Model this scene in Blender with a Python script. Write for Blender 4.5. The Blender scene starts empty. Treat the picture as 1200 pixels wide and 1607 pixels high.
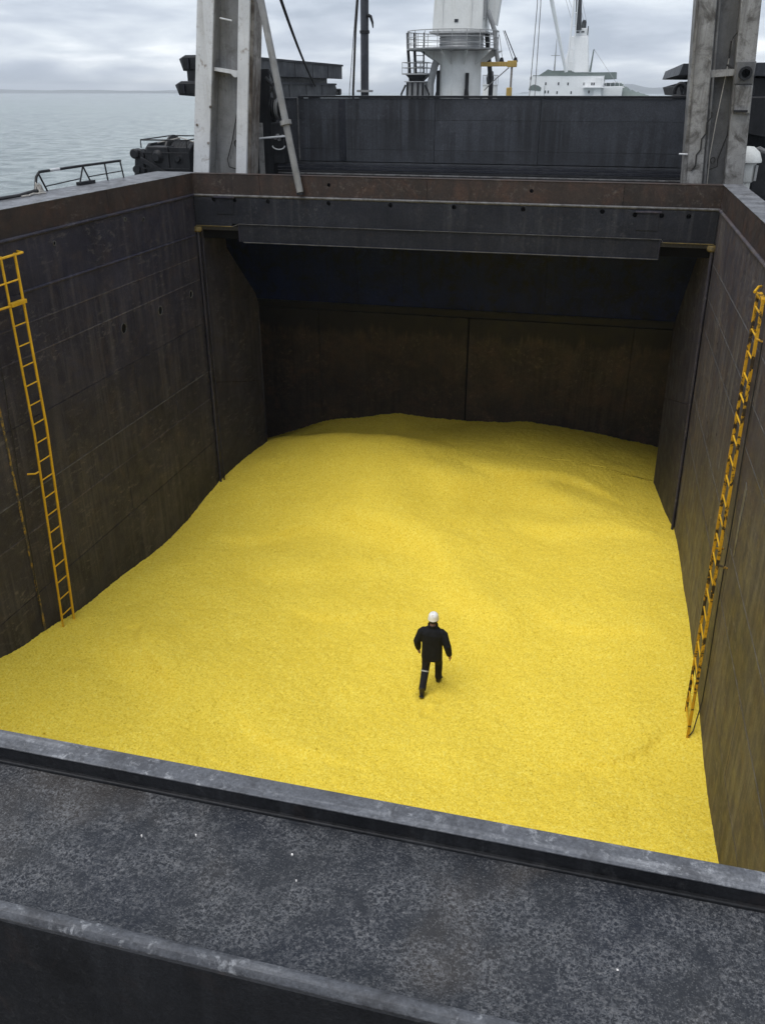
import bpy, bmesh, math, random
import numpy as np
from mathutils import Vector, Matrix
random.seed(7); rng = np.random.default_rng(7)
R = math.radians
scene = bpy.context.scene
COL = scene.collection
CZ = 12.0                                    # height of the eye above the water

# ------------------------------------------------------------------ camera
cam = bpy.data.cameras.new('camera'); camo = bpy.data.objects.new('camera', cam); COL.objects.link(camo)
camo.location = (0, 0, CZ)
camo.rotation_euler = (R(90 - 26.2736), 0, R(14.06))
cam.sensor_fit = 'VERTICAL'; cam.sensor_height = 24.0; cam.lens = 24.0 * 1340 / 1607
cam.clip_start = 0.05; cam.clip_end = 30000
scene.camera = camo
scene.render.resolution_x, scene.render.resolution_y = 764, 1024

# ------------------------------------------------------------------ sky
SUN_EL, SUN_AZ = R(68), R(-140)               # azimuth from +Y towards +X
world = bpy.data.worlds.new('World'); scene.world = world; world.use_nodes = True
nt = world.node_tree; nt.nodes.clear()
def N(t, typ, **kw):
    n = t.nodes.new(typ)
    for k, v in kw.items():
        if k in n.inputs.keys(): n.inputs[k].default_value = v
        else: setattr(n, k, v)
    return n
def ramp(t, src, stops, interp='LINEAR'):
    n = t.nodes.new('ShaderNodeValToRGB'); cr = n.color_ramp; cr.interpolation = interp
    while len(cr.elements) < len(stops): cr.elements.new(0.5)
    for e, (p, c) in zip(cr.elements, stops):
        e.position = p
        e.color = (c, c, c, 1) if isinstance(c, (int, float)) else (*c, 1)
    t.links.new(src, n.inputs[0]); return n.outputs[0]
def mix(t, f, a, b, blend='MIX'):
    n = t.nodes.new('ShaderNodeMix'); n.data_type = 'RGBA'; n.blend_type = blend
    for i, v in ((0, f), (6, a), (7, b)):
        if isinstance(v, (int, float)): n.inputs[i].default_value = v
        elif isinstance(v, tuple): n.inputs[i].default_value = (*v, 1)
        else: t.links.new(v, n.inputs[i])
    return n.outputs[2]
def M(t, op, a, b=None, c=None):
    n = t.nodes.new('ShaderNodeMath'); n.operation = op
    for i, v in enumerate((a, b, c)):
        if v is None: continue
        if isinstance(v, (int, float)): n.inputs[i].default_value = v
        else: t.links.new(v, n.inputs[i])
    return n.outputs[0]
sky = N(nt, 'ShaderNodeTexSky', sky_type='NISHITA', sun_disc=False, sun_elevation=SUN_EL, sun_rotation=SUN_AZ,
        air_density=1.2, dust_density=3.0)
tc = nt.nodes.new('ShaderNodeTexCoord'); sep = nt.nodes.new('ShaderNodeSeparateXYZ')
nt.links.new(tc.outputs['Generated'], sep.inputs[0])
zz = M(nt, 'ADD', M(nt, 'MAXIMUM', sep.outputs[2], 0.0), 0.16)
cmb = nt.nodes.new('ShaderNodeCombineXYZ')
nt.links.new(M(nt, 'DIVIDE', sep.outputs[0], zz), cmb.inputs[0]); nt.links.new(M(nt, 'DIVIDE', sep.outputs[1], zz), cmb.inputs[1])
cl1 = N(nt, 'ShaderNodeTexNoise', Scale=1.15, Detail=7.0, Roughness=0.52, Distortion=0.25); nt.links.new(cmb.outputs[0], cl1.inputs['Vector'])
cl2 = N(nt, 'ShaderNodeTexNoise', Scale=0.5, Detail=4.0, Roughness=0.5); nt.links.new(cmb.outputs[0], cl2.inputs['Vector'])
cloud = ramp(nt, M(nt, 'ADD', M(nt, 'MULTIPLY', cl1.outputs[0], 0.65), M(nt, 'MULTIPLY', cl2.outputs[0], 0.35)),
             [(0.39, (0.34, 0.39, 0.47)), (0.46, (0.45, 0.50, 0.58)), (0.53, (0.60, 0.65, 0.71)), (0.61, (0.90, 0.93, 0.96))])
skyc = mix(nt, 1.0, sky.outputs[0], (0.09, 0.09, 0.09), 'MULTIPLY')
final = mix(nt, 0.9, skyc, cloud)
bg = nt.nodes.new('ShaderNodeBackground'); bg.inputs[1].default_value = 1.0
nt.links.new(final, bg.inputs[0])
wo = nt.nodes.new('ShaderNodeOutputWorld'); nt.links.new(bg.outputs[0], wo.inputs[0])

sun = bpy.data.lights.new('sun', 'SUN'); suno = bpy.data.objects.new('sun', sun); COL.objects.link(suno)
sun.energy = 1.5; sun.angle = R(50); sun.color = (1.0, 0.97, 0.93)
sd = Vector((math.sin(SUN_AZ) * math.cos(SUN_EL), math.cos(SUN_AZ) * math.cos(SUN_EL), math.sin(SUN_EL)))
suno.rotation_euler = sd.to_track_quat('Z', 'Y').to_euler(); suno.location = (0, 0, 60)
vs = scene.view_settings; vs.view_transform = 'Standard'; vs.look = 'None'; vs.gamma = 1; vs.use_curve_mapping = False
vs.exposure = 0.62

# ------------------------------------------------------------------ materials
MATS = {}
def new_mat(name):
    m = bpy.data.materials.new(name); m.use_nodes = True; MATS[name] = m
    t = m.node_tree; b = t.nodes['Principled BSDF']; return m, t, b
def noise(t, co, scale, detail=6, rough=0.6, dist=0.0, stretch=None):
    n = N(t, 'ShaderNodeTexNoise', Scale=scale, Detail=float(detail), Roughness=rough, Distortion=dist)
    if stretch:
        mp = t.nodes.new('ShaderNodeMapping'); mp.inputs['Scale'].default_value = stretch
        t.links.new(co, mp.inputs[0]); t.links.new(mp.outputs[0], n.inputs['Vector'])
    else: t.links.new(co, n.inputs['Vector'])
    return n.outputs[0]
def steel(name, dark, light, rust=(0.09, 0.05, 0.032), rust_at=(0.58, 0.75), rust_amt=0.5, scratch=(0.16, 0.15, 0.14), scratch_amt=0.35,
          streak=(0.5, 0.68), streak_col=None, streak_amt=0.5, rough=(0.45, 0.7), bump=0.25, scale=1.0, metallic=0.0, vary=0.12, spec=0.4, sax='Z', fine=2.4):
    m, t, b = new_mat(name)
    co = t.nodes.new('ShaderNodeTexCoord').outputs['Object']
    base = ramp(t, noise(t, co, 0.9 * scale, 9, 0.62, 0.3), [(0.3, dark), (0.7, light)])
    # long run-off streaks
    st = {'Z': (5.5, 5.5, 0.22), 'Y': (5.5, 0.22, 5.5), 'X': (0.22, 5.5, 5.5)}[sax]
    s1 = noise(t, co, 1.0 * scale, 7, 0.65, 0.15, st)
    s2 = noise(t, co, 0.5 * scale, 4, 0.5)
    sm = M(t, 'MULTIPLY', ramp(t, s1, [(streak[0], 0.0), (streak[1], 1.0)]), ramp(t, s2, [(0.38, 0.0), (0.58, 1.0)]))
    c = mix(t, M(t, 'MULTIPLY', sm, streak_amt), base, streak_col or tuple(min(1, v * 2.2 + 0.02) for v in light))
    # rust
    r1 = noise(t, co, 1.7 * scale, 10, 0.7, 0.6)
    rm = M(t, 'MULTIPLY', ramp(t, r1, [(rust_at[0], 0.0), (rust_at[1], 1.0)]), rust_amt)
    c = mix(t, rm, c, rust)
    # scuffs
    k1 = noise(t, co, 9.0 * scale, 8, 0.75, 0.4, (1.0, 0.35, 1.0) if sax == 'Z' else None)
    k2 = noise(t, co, 0.8 * scale, 3, 0.5)
    km = M(t, 'MULTIPLY', M(t, 'MULTIPLY', ramp(t, k1, [(0.54, 0.0), (0.64, 1.0)]), ramp(t, k2, [(0.40, 0.0), (0.60, 1.0)])), scratch_amt)
    c = mix(t, km, c, scratch)
    fv = M(t, 'ADD', M(t, 'MULTIPLY', noise(t, co, 26 * scale, 7, 0.78, 0.2), fine), 1 - fine / 2)
    cf = t.nodes.new('ShaderNodeCombineColor')
    for i in range(3): t.links.new(fv, cf.inputs[i])
    c = mix(t, 1.0, c, cf.outputs[0], 'MULTIPLY')
    if vary:
        oi = t.nodes.new('ShaderNodeObjectInfo')
        v = M(t, 'ADD', M(t, 'MULTIPLY', oi.outputs['Random'], 2 * vary), 1 - vary)
        cb = t.nodes.new('ShaderNodeCombineColor')
        for i in range(3): t.links.new(v, cb.inputs[i])
        c = mix(t, 1.0, c, cb.outputs[0], 'MULTIPLY')
    t.links.new(c, b.inputs['Base Color'])
    b.inputs['Metallic'].default_value = metallic; b.inputs['Specular IOR Level'].default_value = spec
    t.links.new(ramp(t, noise(t, co, 3 * scale, 6, 0.6), [(0.3, rough[0]), (0.7, rough[1])]), b.inputs['Roughness'])
    bp = N(t, 'ShaderNodeBump', Strength=bump, Distance=0.012)
    hh = M(t, 'ADD', noise(t, co, 22 * scale, 8, 0.7), M(t, 'MULTIPLY', noise(t, co, 1.6 * scale, 3, 0.5), 3.0))
    t.links.new(hh, bp.inputs['Height']); t.links.new(bp.outputs[0], b.inputs['Normal'])
    return m
steel('hold_steel', (0.0155, 0.0150, 0.0255), (0.0350, 0.0338, 0.053), rust=(0.056, 0.043, 0.046), rust_amt=0.5, rust_at=(0.51, 0.66), scratch=(0.13, 0.12, 0.122), scratch_amt=0.7, streak=(0.47, 0.61), streak_col=(0.092, 0.084, 0.094), streak_amt=0.45, bump=0.5, spec=0.25, fine=1.8)
steel('hold_steel_worn', (0.029, 0.0262, 0.036), (0.068, 0.062, 0.076), rust=(0.088, 0.060, 0.048), rust_amt=0.65, rust_at=(0.48, 0.66), scratch=(0.22, 0.20, 0.18), scratch_amt=0.5, streak=(0.44, 0.60), streak_col=(0.165, 0.15, 0.135), streak_amt=0.6, bump=0.5, spec=0.3)
steel('dark_paint', (0.008, 0.0092, 0.014), (0.020, 0.022, 0.030), rust=(0.035, 0.026, 0.022), rust_amt=0.4, scratch=(0.09, 0.09, 0.095), scratch_amt=0.3, streak_col=(0.055, 0.056, 0.062), streak_amt=0.5, spec=0.22)
steel('cover_paint', (0.020, 0.0225, 0.029), (0.040, 0.044, 0.054), rust=(0.014, 0.0145, 0.017), rust_amt=0.7, scratch=(0.10, 0.105, 0.12), scratch_amt=0.3, streak=(0.42, 0.56), streak_col=(0.009, 0.010, 0.013), streak_amt=0.9)
steel('coaming_rust', (0.017, 0.012, 0.011), (0.040, 0.027, 0.023), rust=(0.060, 0.030, 0.021), rust_amt=0.7, rust_at=(0.48, 0.68), scratch=(0.15, 0.13, 0.12), scratch_amt=0.4, streak=(0.44, 0.6), streak_col=(0.012, 0.010, 0.010), streak_amt=0.6)
steel('rim_grey', (0.085, 0.09, 0.102), (0.17, 0.175, 0.19), rust=(0.035, 0.033, 0.034), rust_amt=0.85, rust_at=(0.46, 0.62), scratch=(0.40, 0.40, 0.41), scratch_amt=0.55, streak_col=(0.05, 0.05, 0.056), streak_amt=0.7, rough=(0.35, 0.6), scale=1.8, sax='X')
steel('lip_grey', (0.055, 0.058, 0.068), (0.105, 0.11, 0.123), rust=(0.03, 0.03, 0.034), rust_at=(0.48, 0.62), rust_amt=0.7, scratch=(0.36, 0.37, 0.39), scratch_amt=0.6, streak_amt=0.5, streak=(0.5, 0.6), streak_col=(0.25, 0.255, 0.27), rough=(0.32, 0.55), scale=3.5, sax='X')
steel('pale_paint', (0.46, 0.47, 0.485), (0.58, 0.59, 0.605), rust=(0.15, 0.105, 0.07), rust_at=(0.59, 0.70), rust_amt=0.75, scratch=(0.13, 0.105, 0.085), scratch_amt=0.35, streak_col=(0.30, 0.285, 0.27), streak_amt=0.5, rough=(0.5, 0.75), scale=1.5, vary=0.05, fine=0.4)
steel('soiled_paint', (0.16, 0.157, 0.153), (0.28, 0.277, 0.272), rust=(0.045, 0.039, 0.034), rust_at=(0.48, 0.64), rust_amt=0.85, scratch=(0.05, 0.045, 0.04), scratch_amt=0.6, streak=(0.46, 0.62), streak_col=(0.075, 0.069, 0.064), streak_amt=0.75, rough=(0.5, 0.75), scale=1.5, vary=0.05, fine=0.7)
steel('web_paint', (0.080, 0.080, 0.082), (0.16, 0.16, 0.162), rust=(0.04, 0.036, 0.033), rust_at=(0.50, 0.66), rust_amt=0.65, scratch=(0.05, 0.045, 0.04), scratch_amt=0.5, streak_col=(0.065, 0.062, 0.06), streak_amt=0.6, scale=1.3, vary=0.04, fine=0.7)
steel('web_pale', (0.15, 0.15, 0.15), (0.27, 0.27, 0.27), rust=(0.06, 0.052, 0.045), rust_at=(0.54, 0.70), rust_amt=0.6, scratch=(0.06, 0.05, 0.045), scratch_amt=0.5, streak=(0.46, 0.6), streak_col=(0.10, 0.095, 0.09), streak_amt=0.65, scale=1.3, vary=0.04, fine=0.6)
steel('stained_side', (0.17, 0.155, 0.14), (0.34, 0.32, 0.30), rust=(0.05, 0.036, 0.026), rust_at=(0.46, 0.62), rust_amt=0.9, streak=(0.40, 0.55), streak_col=(0.07, 0.05, 0.036), streak_amt=0.9, scale=1.6, fine=0.7)
steel('pipe_grey', (0.13, 0.13, 0.13), (0.22, 0.22, 0.22), rust_amt=0.35, streak_amt=0.2, scale=3.0, fine=0.7)
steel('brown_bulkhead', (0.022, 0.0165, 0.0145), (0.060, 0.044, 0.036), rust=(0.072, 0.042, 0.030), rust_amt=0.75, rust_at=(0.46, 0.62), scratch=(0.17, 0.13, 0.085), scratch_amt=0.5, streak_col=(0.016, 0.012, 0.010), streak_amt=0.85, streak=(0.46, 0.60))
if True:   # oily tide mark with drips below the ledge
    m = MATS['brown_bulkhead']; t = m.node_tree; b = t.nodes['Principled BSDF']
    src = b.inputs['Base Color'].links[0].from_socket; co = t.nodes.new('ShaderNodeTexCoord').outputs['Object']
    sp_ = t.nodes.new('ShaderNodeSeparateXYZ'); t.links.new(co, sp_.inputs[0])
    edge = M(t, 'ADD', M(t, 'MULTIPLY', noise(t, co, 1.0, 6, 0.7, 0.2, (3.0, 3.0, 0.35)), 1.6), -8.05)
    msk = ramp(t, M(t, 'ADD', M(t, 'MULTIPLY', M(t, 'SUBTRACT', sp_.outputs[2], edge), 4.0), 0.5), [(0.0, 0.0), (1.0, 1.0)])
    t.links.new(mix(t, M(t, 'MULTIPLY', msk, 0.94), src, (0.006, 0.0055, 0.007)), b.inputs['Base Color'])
steel('blue_bulkhead', (0.003, 0.008, 0.060), (0.005, 0.016, 0.115), rust=(0.005, 0.006, 0.012), rust_amt=0.8, rust_at=(0.50, 0.66), scratch=(0.04, 0.07, 0.2), scratch_amt=0.3, streak_col=(0.004, 0.005, 0.012), streak_amt=0.7, spec=0.2)
steel('ladder_yellow', (0.60, 0.33, 0.012), (0.78, 0.46, 0.02), rust=(0.17, 0.08, 0.02), rust_at=(0.60, 0.72), rust_amt=0.8, scratch=(0.05, 0.035, 0.02), scratch_amt=0.5, streak_amt=0.0, rough=(0.4, 0.6), scale=4.0, vary=0.08, fine=0.7)
steel('ladder_worn_yellow', (0.52, 0.27, 0.010), (0.72, 0.40, 0.016), rust=(0.022, 0.018, 0.014), rust_at=(0.50, 0.54), rust_amt=0.97, scratch=(0.03, 0.022, 0.015), scratch_amt=0.8, streak_amt=0.0, rough=(0.4, 0.65), scale=3.2, vary=0.08, fine=0.7)
steel('paint_trace', (0.05, 0.045, 0.04), (0.07, 0.06, 0.05), rust=(0.42, 0.26, 0.03), rust_at=(0.50, 0.58), rust_amt=0.75, scratch_amt=0.2, streak_amt=0.0, scale=3.0)
steel('yellow_edge', (0.10, 0.075, 0.03), (0.24, 0.175, 0.05), rust=(0.045, 0.038, 0.028), rust_amt=0.8, rust_at=(0.45, 0.6), streak_amt=0.0, scale=3.0)
steel('edge_wear', (0.05, 0.05, 0.053), (0.15, 0.15, 0.153), rust_amt=0.7, rust=(0.03, 0.026, 0.024), rust_at=(0.45, 0.62), streak_amt=0.0, scale=4.0)
steel('white_crane', (0.60, 0.61, 0.60), (0.72, 0.73, 0.72), rust=(0.30, 0.27, 0.18), rust_at=(0.62, 0.8), rust_amt=0.45, scratch_amt=0.1, streak_col=(0.38, 0.36, 0.28), streak_amt=0.5, scale=0.8, vary=0.04, fine=0.7)
steel('crane_grey', (0.22, 0.225, 0.23), (0.34, 0.345, 0.35), rust_amt=0.3, streak_amt=0.3, fine=0.7)
steel('ship_white', (0.68, 0.69, 0.70), (0.78, 0.79, 0.80), rust=(0.35, 0.34, 0.32), rust_at=(0.62, 0.8), rust_amt=0.4, scratch_amt=0.0, streak_col=(0.5, 0.5, 0.48), streak_amt=0.4, scale=0.25, vary=0.03, fine=0.7)
steel('ship_green', (0.09, 0.12, 0.11), (0.14, 0.17, 0.16), rust_amt=0.2, scratch_amt=0.1, streak_amt=0.2, scale=0.4, fine=0.7)
steel('hull_paint', (0.03, 0.03, 0.034), (0.06, 0.06, 0.066), rust_amt=0.5, scale=0.5)
steel('deck_paint', (0.035, 0.034, 0.034), (0.075, 0.072, 0.07), rust_amt=0.6, scratch_amt=0.6, streak_amt=0.0)
steel('machine_black', (0.006, 0.0065, 0.008), (0.017, 0.018, 0.021), rust_amt=0.15, scratch=(0.08, 0.08, 0.08), scratch_amt=0.18, streak_amt=0.2, rough=(0.35, 0.6), scale=3.0, spec=0.22)
steel('tarp_grey', (0.05, 0.05, 0.052), (0.16, 0.16, 0.165), rust=(0.03, 0.028, 0.026), rust_amt=0.8, scratch=(0.4, 0.4, 0.4), scratch_amt=0.5, scale=2.5)
steel('crane_yellow', (0.26, 0.17, 0.04), (0.40, 0.27, 0.065), rust_amt=0.6, scale=2.0)

def plain(name, col, rough=0.6, spec=0.4, nscale=20, vary=0.25, bump=0.1):
    m, t, b = new_mat(name)
    co = t.nodes.new('ShaderNodeTexCoord').outputs['Object']
    c = ramp(t, noise(t, co, nscale, 5), [(0.3, tuple(v * (1 - vary) for v in col)), (0.7, tuple(min(1, v * (1 + vary)) for v in col))])
    t.links.new(c, b.inputs['Base Color']); b.inputs['Roughness'].default_value = rough; b.inputs['Specular IOR Level'].default_value = spec
    bp = N(t, 'ShaderNodeBump', Strength=bump, Distance=0.01); t.links.new(noise(t, co, nscale * 2, 5), bp.inputs['Height']); t.links.new(bp.outputs[0], b.inputs['Normal'])
    return m
plain('void_black', (0.006, 0.006, 0.007), 0.9, 0.1)  # near-black, painted in for the shade inside holes
plain('rope_dark', (0.02, 0.019, 0.018), 0.8, nscale=60)
plain('rope_pale', (0.35, 0.33, 0.30), 0.8, nscale=60)
plain('rubber', (0.015, 0.015, 0.016), 0.55)
plain('window_dark', (0.012, 0.014, 0.018), 0.2, 0.5)
plain('jacket_cloth', (0.010, 0.011, 0.014), 0.85, 0.2, nscale=14, vary=0.35, bump=0.5)
plain('trouser_cloth', (0.013, 0.014, 0.019), 0.85, 0.2, nscale=14, vary=0.35, bump=0.5)
plain('boot_leather', (0.012, 0.011, 0.010), 0.4, 0.5)
plain('skin', (0.36, 0.20, 0.14), 0.55, nscale=40, vary=0.12)
plain('hair', (0.02, 0.017, 0.015), 0.7, nscale=80)
plain('hat_white', (0.80, 0.80, 0.78), 0.35, 0.5, nscale=20, vary=0.04, bump=0.02)
plain('hat_mark', (0.45, 0.32, 0.24), 0.5)
plain('band_grey', (0.32, 0.33, 0.34), 0.5)
plain('foam', (0.75, 0.72, 0.70), 0.7)
plain('hill_scrub', (0.06, 0.07, 0.065), 0.95, 0.1, nscale=0.02, vary=0.4)

# sulphur granules
m, t, b = new_mat('sulphur')
co = t.nodes.new('ShaderNodeTexCoord').outputs['Object']
f1 = noise(t, co, 26, 4, 0.72); f2 = noise(t, co, 1.1, 5, 0.6, 0.4); f3 = noise(t, co, 60, 2, 0.6)
base = ramp(t, f1, [(0.31, (0.54, 0.37, 0.020)), (0.40, (0.82, 0.60, 0.050)), (0.52, (0.93, 0.715, 0.078)), (0.68, (0.97, 0.84, 0.19))])
base = mix(t, M(t, 'MULTIPLY', ramp(t, f2, [(0.40, 0.0), (0.64, 1.0)]), 0.22), base, (0.80, 0.57, 0.042))
spk = ramp(t, f3, [(0.60, 0.0), (0.68, 1.0)])
base = mix(t, M(t, 'MULTIPLY', spk, 0.5), base, (0.40, 0.27, 0.012))
t.links.new(base, b.inputs['Base Color']); b.inputs['Roughness'].default_value = 0.8; b.inputs['Specular IOR Level'].default_value = 0.2
bp = N(t, 'ShaderNodeBump', Strength=0.9, Distance=0.03)
t.links.new(M(t, 'ADD', f1, M(t, 'MULTIPLY', f3, 0.5)), bp.inputs['Height']); t.links.new(bp.outputs[0], b.inputs['Normal'])

# grimy trough plate on the near coaming
m, t, b = new_mat('trough_grime')
co = t.nodes.new('ShaderNodeTexCoord').outputs['Object']
big = noise(t, co, 1.9, 5, 0.6, 0.3); mid = noise(t, co, 9, 6, 0.7, 0.2); fine = noise(t, co, 95, 5, 0.7); vein = noise(t, co, 62, 4, 0.6, 0.25); grit = noise(t, co, 210, 2, 0.6)
d = M(t, 'ABSOLUTE', M(t, 'SUBTRACT', vein, 0.5))
veins = ramp(t, d, [(0.0, 1.0), (0.06, 0.0)])
c = ramp(t, big, [(0.36, (0.010, 0.0125, 0.019)), (0.50, (0.014, 0.016, 0.0205)), (0.64, (0.028, 0.0255, 0.025))])
c = mix(t, M(t, 'MULTIPLY', veins, M(t, 'MULTIPLY', ramp(t, mid, [(0.40, 0.0), (0.62, 1.0)]), 0.55)), c, (0.15, 0.155, 0.168))
c = mix(t, M(t, 'MULTIPLY', ramp(t, fine, [(0.50, 0.0), (0.68, 1.0)]), M(t, 'MULTIPLY', ramp(t, mid, [(0.38, 0.1), (0.58, 1.0)]), 0.7)), c, (0.165, 0.165, 0.17))
c = mix(t, M(t, 'MULTIPLY', ramp(t, grit, [(0.58, 0.0), (0.70, 1.0)]), 0.4), c, (0.22, 0.22, 0.225))
t.links.new(c, b.inputs['Base Color'])
t.links.new(ramp(t, mid, [(0.35, 0.42), (0.65, 0.7)]), b.inputs['Roughness']); b.inputs['Specular IOR Level'].default_value = 0.3
bp = N(t, 'ShaderNodeBump', Strength=0.6, Distance=0.006); t.links.new(fine, bp.inputs['Height']); t.links.new(bp.outputs[0], b.inputs['Normal'])

# sea
m, t, b = new_mat('sea_water')
co = t.nodes.new('ShaderNodeNewGeometry').outputs['Position']
w1 = noise(t, co, 0.24, 4, 0.6, 0.6, (1.0, 0.9, 1)); w2 = noise(t, co, 0.9, 5, 0.65, 0.3, (1.0, 2.0, 1)); w3 = noise(t, co, 0.012, 4, 0.5)
t.links.new(mix(t, 0.55, ramp(t, w3, [(0.35, (0.19, 0.24, 0.24)), (0.65, (0.27, 0.325, 0.32))]), ramp(t, w1, [(0.40, (0.07, 0.11, 0.115)), (0.60, (0.46, 0.52, 0.515))])), b.inputs['Base Color'])  # light and dark of the ripples also painted into the base colour
b.inputs['Roughness'].default_value = 0.16; b.inputs['IOR'].default_value = 1.33
bp = N(t, 'ShaderNodeBump', Strength=1.0, Distance=3.2)
t.links.new(M(t, 'ADD', M(t, 'MULTIPLY', w1, 1.1), M(t, 'MULTIPLY', w2, 0.35)), bp.inputs['Height']); t.links.new(bp.outputs[0], b.inputs['Normal'])

# ------------------------------------------------------------------ mesh helpers
def root_loc(o):
    while o.parent: o = o.parent
    return o.location
class MB:
    """collects shapes given in scene coordinates with z measured from the eye level"""
    def __init__(s): s.v = []; s.f = []; s.smooth = []
    def add(s, verts, faces, smooth=False):
        o = len(s.v); s.v += [tuple(v) for v in verts]; s.f += [tuple(i + o for i in f) for f in faces]; s.smooth += [smooth] * len(faces); return s
    def box(s, x0, x1, y0, y1, z0, z1, sh=None):
        v = [(x, y, z) for z in (z0, z1) for y in (y0, y1) for x in (x0, x1)]
        if sh: v = [sh(p) for p in v]
        return s.add(v, [(0, 2, 3, 1), (4, 5, 7, 6), (0, 1, 5, 4), (2, 6, 7, 3), (0, 4, 6, 2), (1, 3, 7, 5)])
    def prism(s, poly, a, b, axis='Y', sh=None):
        """poly: list of (p, q) ; extruded from a to b along the axis"""
        n = len(poly)
        mk = {'Y': lambda p, q, w: (p, w, q), 'X': lambda p, q, w: (w, p, q), 'Z': lambda p, q, w: (p, q, w)}[axis]
        v = [mk(p, q, a) for p, q in poly] + [mk(p, q, b) for p, q in poly]
        if sh: v = [sh(p) for p in v]
        return s.add(v, [tuple(range(n)), tuple(range(2 * n - 1, n - 1, -1))] + [(i, i + n, (i + 1) % n + n, (i + 1) % n) for i in range(n)])
    def tube(s, pts, r, n=10, cap=True):
        pts = [Vector(p) for p in pts]; rs = r if isinstance(r, (list, tuple)) else [r] * len(pts)
        rings = []; up = None
        for i, p in enumerate(pts):
            d = (pts[min(i + 1, len(pts) - 1)] - pts[max(i - 1, 0)]).normalized()
            if up is None: up = d.orthogonal().normalized()
            up = (up - d * up.dot(d)).normalized(); sd_ = d.cross(up)
            rings.append([p + (up * math.cos(k * 2 * math.pi / n) + sd_ * math.sin(k * 2 * math.pi / n)) * rs[i] for k in range(n)])
        v = [q for rg in rings for q in rg]
        f = [(i * n + k, i * n + (k + 1) % n, (i + 1) * n + (k + 1) % n, (i + 1) * n + k) for i in range(len(pts) - 1) for k in range(n)]
        s.add(v, f, True)
        if cap: s.add(rings[0], [tuple(range(n - 1, -1, -1))]); s.add(rings[-1], [tuple(range(n))])
        return s
    def lathe(s, prof, c, axis='Z', n=32, a0=0.0, a1=2 * math.pi):
        """prof: (radius, height) rows about an axis through c"""
        full = abs(a1 - a0 - 2 * math.pi) < 1e-6; m_ = n if full else n + 1
        v = []
        for r, h in prof:
            for k in range(m_):
                a = a0 + (a1 - a0) * k / n; p, q = r * math.cos(a), r * math.sin(a)
                v.append({'Z': (c[0] + p, c[1] + q, c[2] + h), 'X': (c[0] + h, c[1] + p, c[2] + q), 'Y': (c[0] + p, c[1] + h, c[2] + q)}[axis])
        f = [(i * m_ + k, i * m_ + (k + 1) % m_, (i + 1) * m_ + (k + 1) % m_, (i + 1) * m_ + k) for i in range(len(prof) - 1) for k in range(n)]
        return s.add(v, f, True)
    def lower(s, dz):
        s.v = [(x, y, z + dz if z > -2.5 else z) for x, y, z in s.v]; return s
    def build(s, name, mat, parent=None, bevel=0.0, fix=True):
        me = bpy.data.meshes.new(name)
        o = bpy.data.objects.new(name, me); COL.objects.link(o)
        if parent: o.parent = parent
        L = root_loc(parent) if parent else Vector((0, 0, 0))
        me.from_pydata([(x - L[0], y - L[1], z + CZ - L[2]) for x, y, z in s.v], [], s.f)
        me.polygons.foreach_set('use_smooth', s.smooth)
        if fix:
            bm = bmesh.new(); bm.from_mesh(me); bmesh.ops.recalc_face_normals(bm, faces=bm.faces); bm.to_mesh(me); bm.free()
        me.set_sharp_from_angle(angle=R(38))
        me.materials.append(MATS[mat])
        if bevel:
            bv = o.modifiers.new('bevel', 'BEVEL'); bv.width = bevel; bv.segments = 2; bv.limit_method = 'ANGLE'; bv.angle_limit = R(50)
        return o
def tag(o, label, cat=None, group=None, kind=None):
    if label: o['label'] = label
    if cat: o['category'] = cat
    if group: o['group'] = group
    if kind: o['kind'] = kind
    return o
def thing(name, loc, label, cat, group=None):
    o = bpy.data.objects.new(name, None); COL.objects.link(o); o.empty_display_size = 0.2
    o.location = (loc[0], loc[1], loc[2] + CZ); return tag(o, label, cat, group)
def struct(name, loc=(0, 0, 0)):
    o = bpy.data.objects.new(name, None); COL.objects.link(o); o.location = (loc[0], loc[1], loc[2] + CZ); o['kind'] = 'structure'; return o
def box(name, mat, parent, *a, bevel=0.0, sh=None, dz=0.0): return MB().box(*a, sh=sh).lower(dz).build(name, mat, parent, bevel)
def lerp(a, b, u): return a + (b - a) * u
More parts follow.
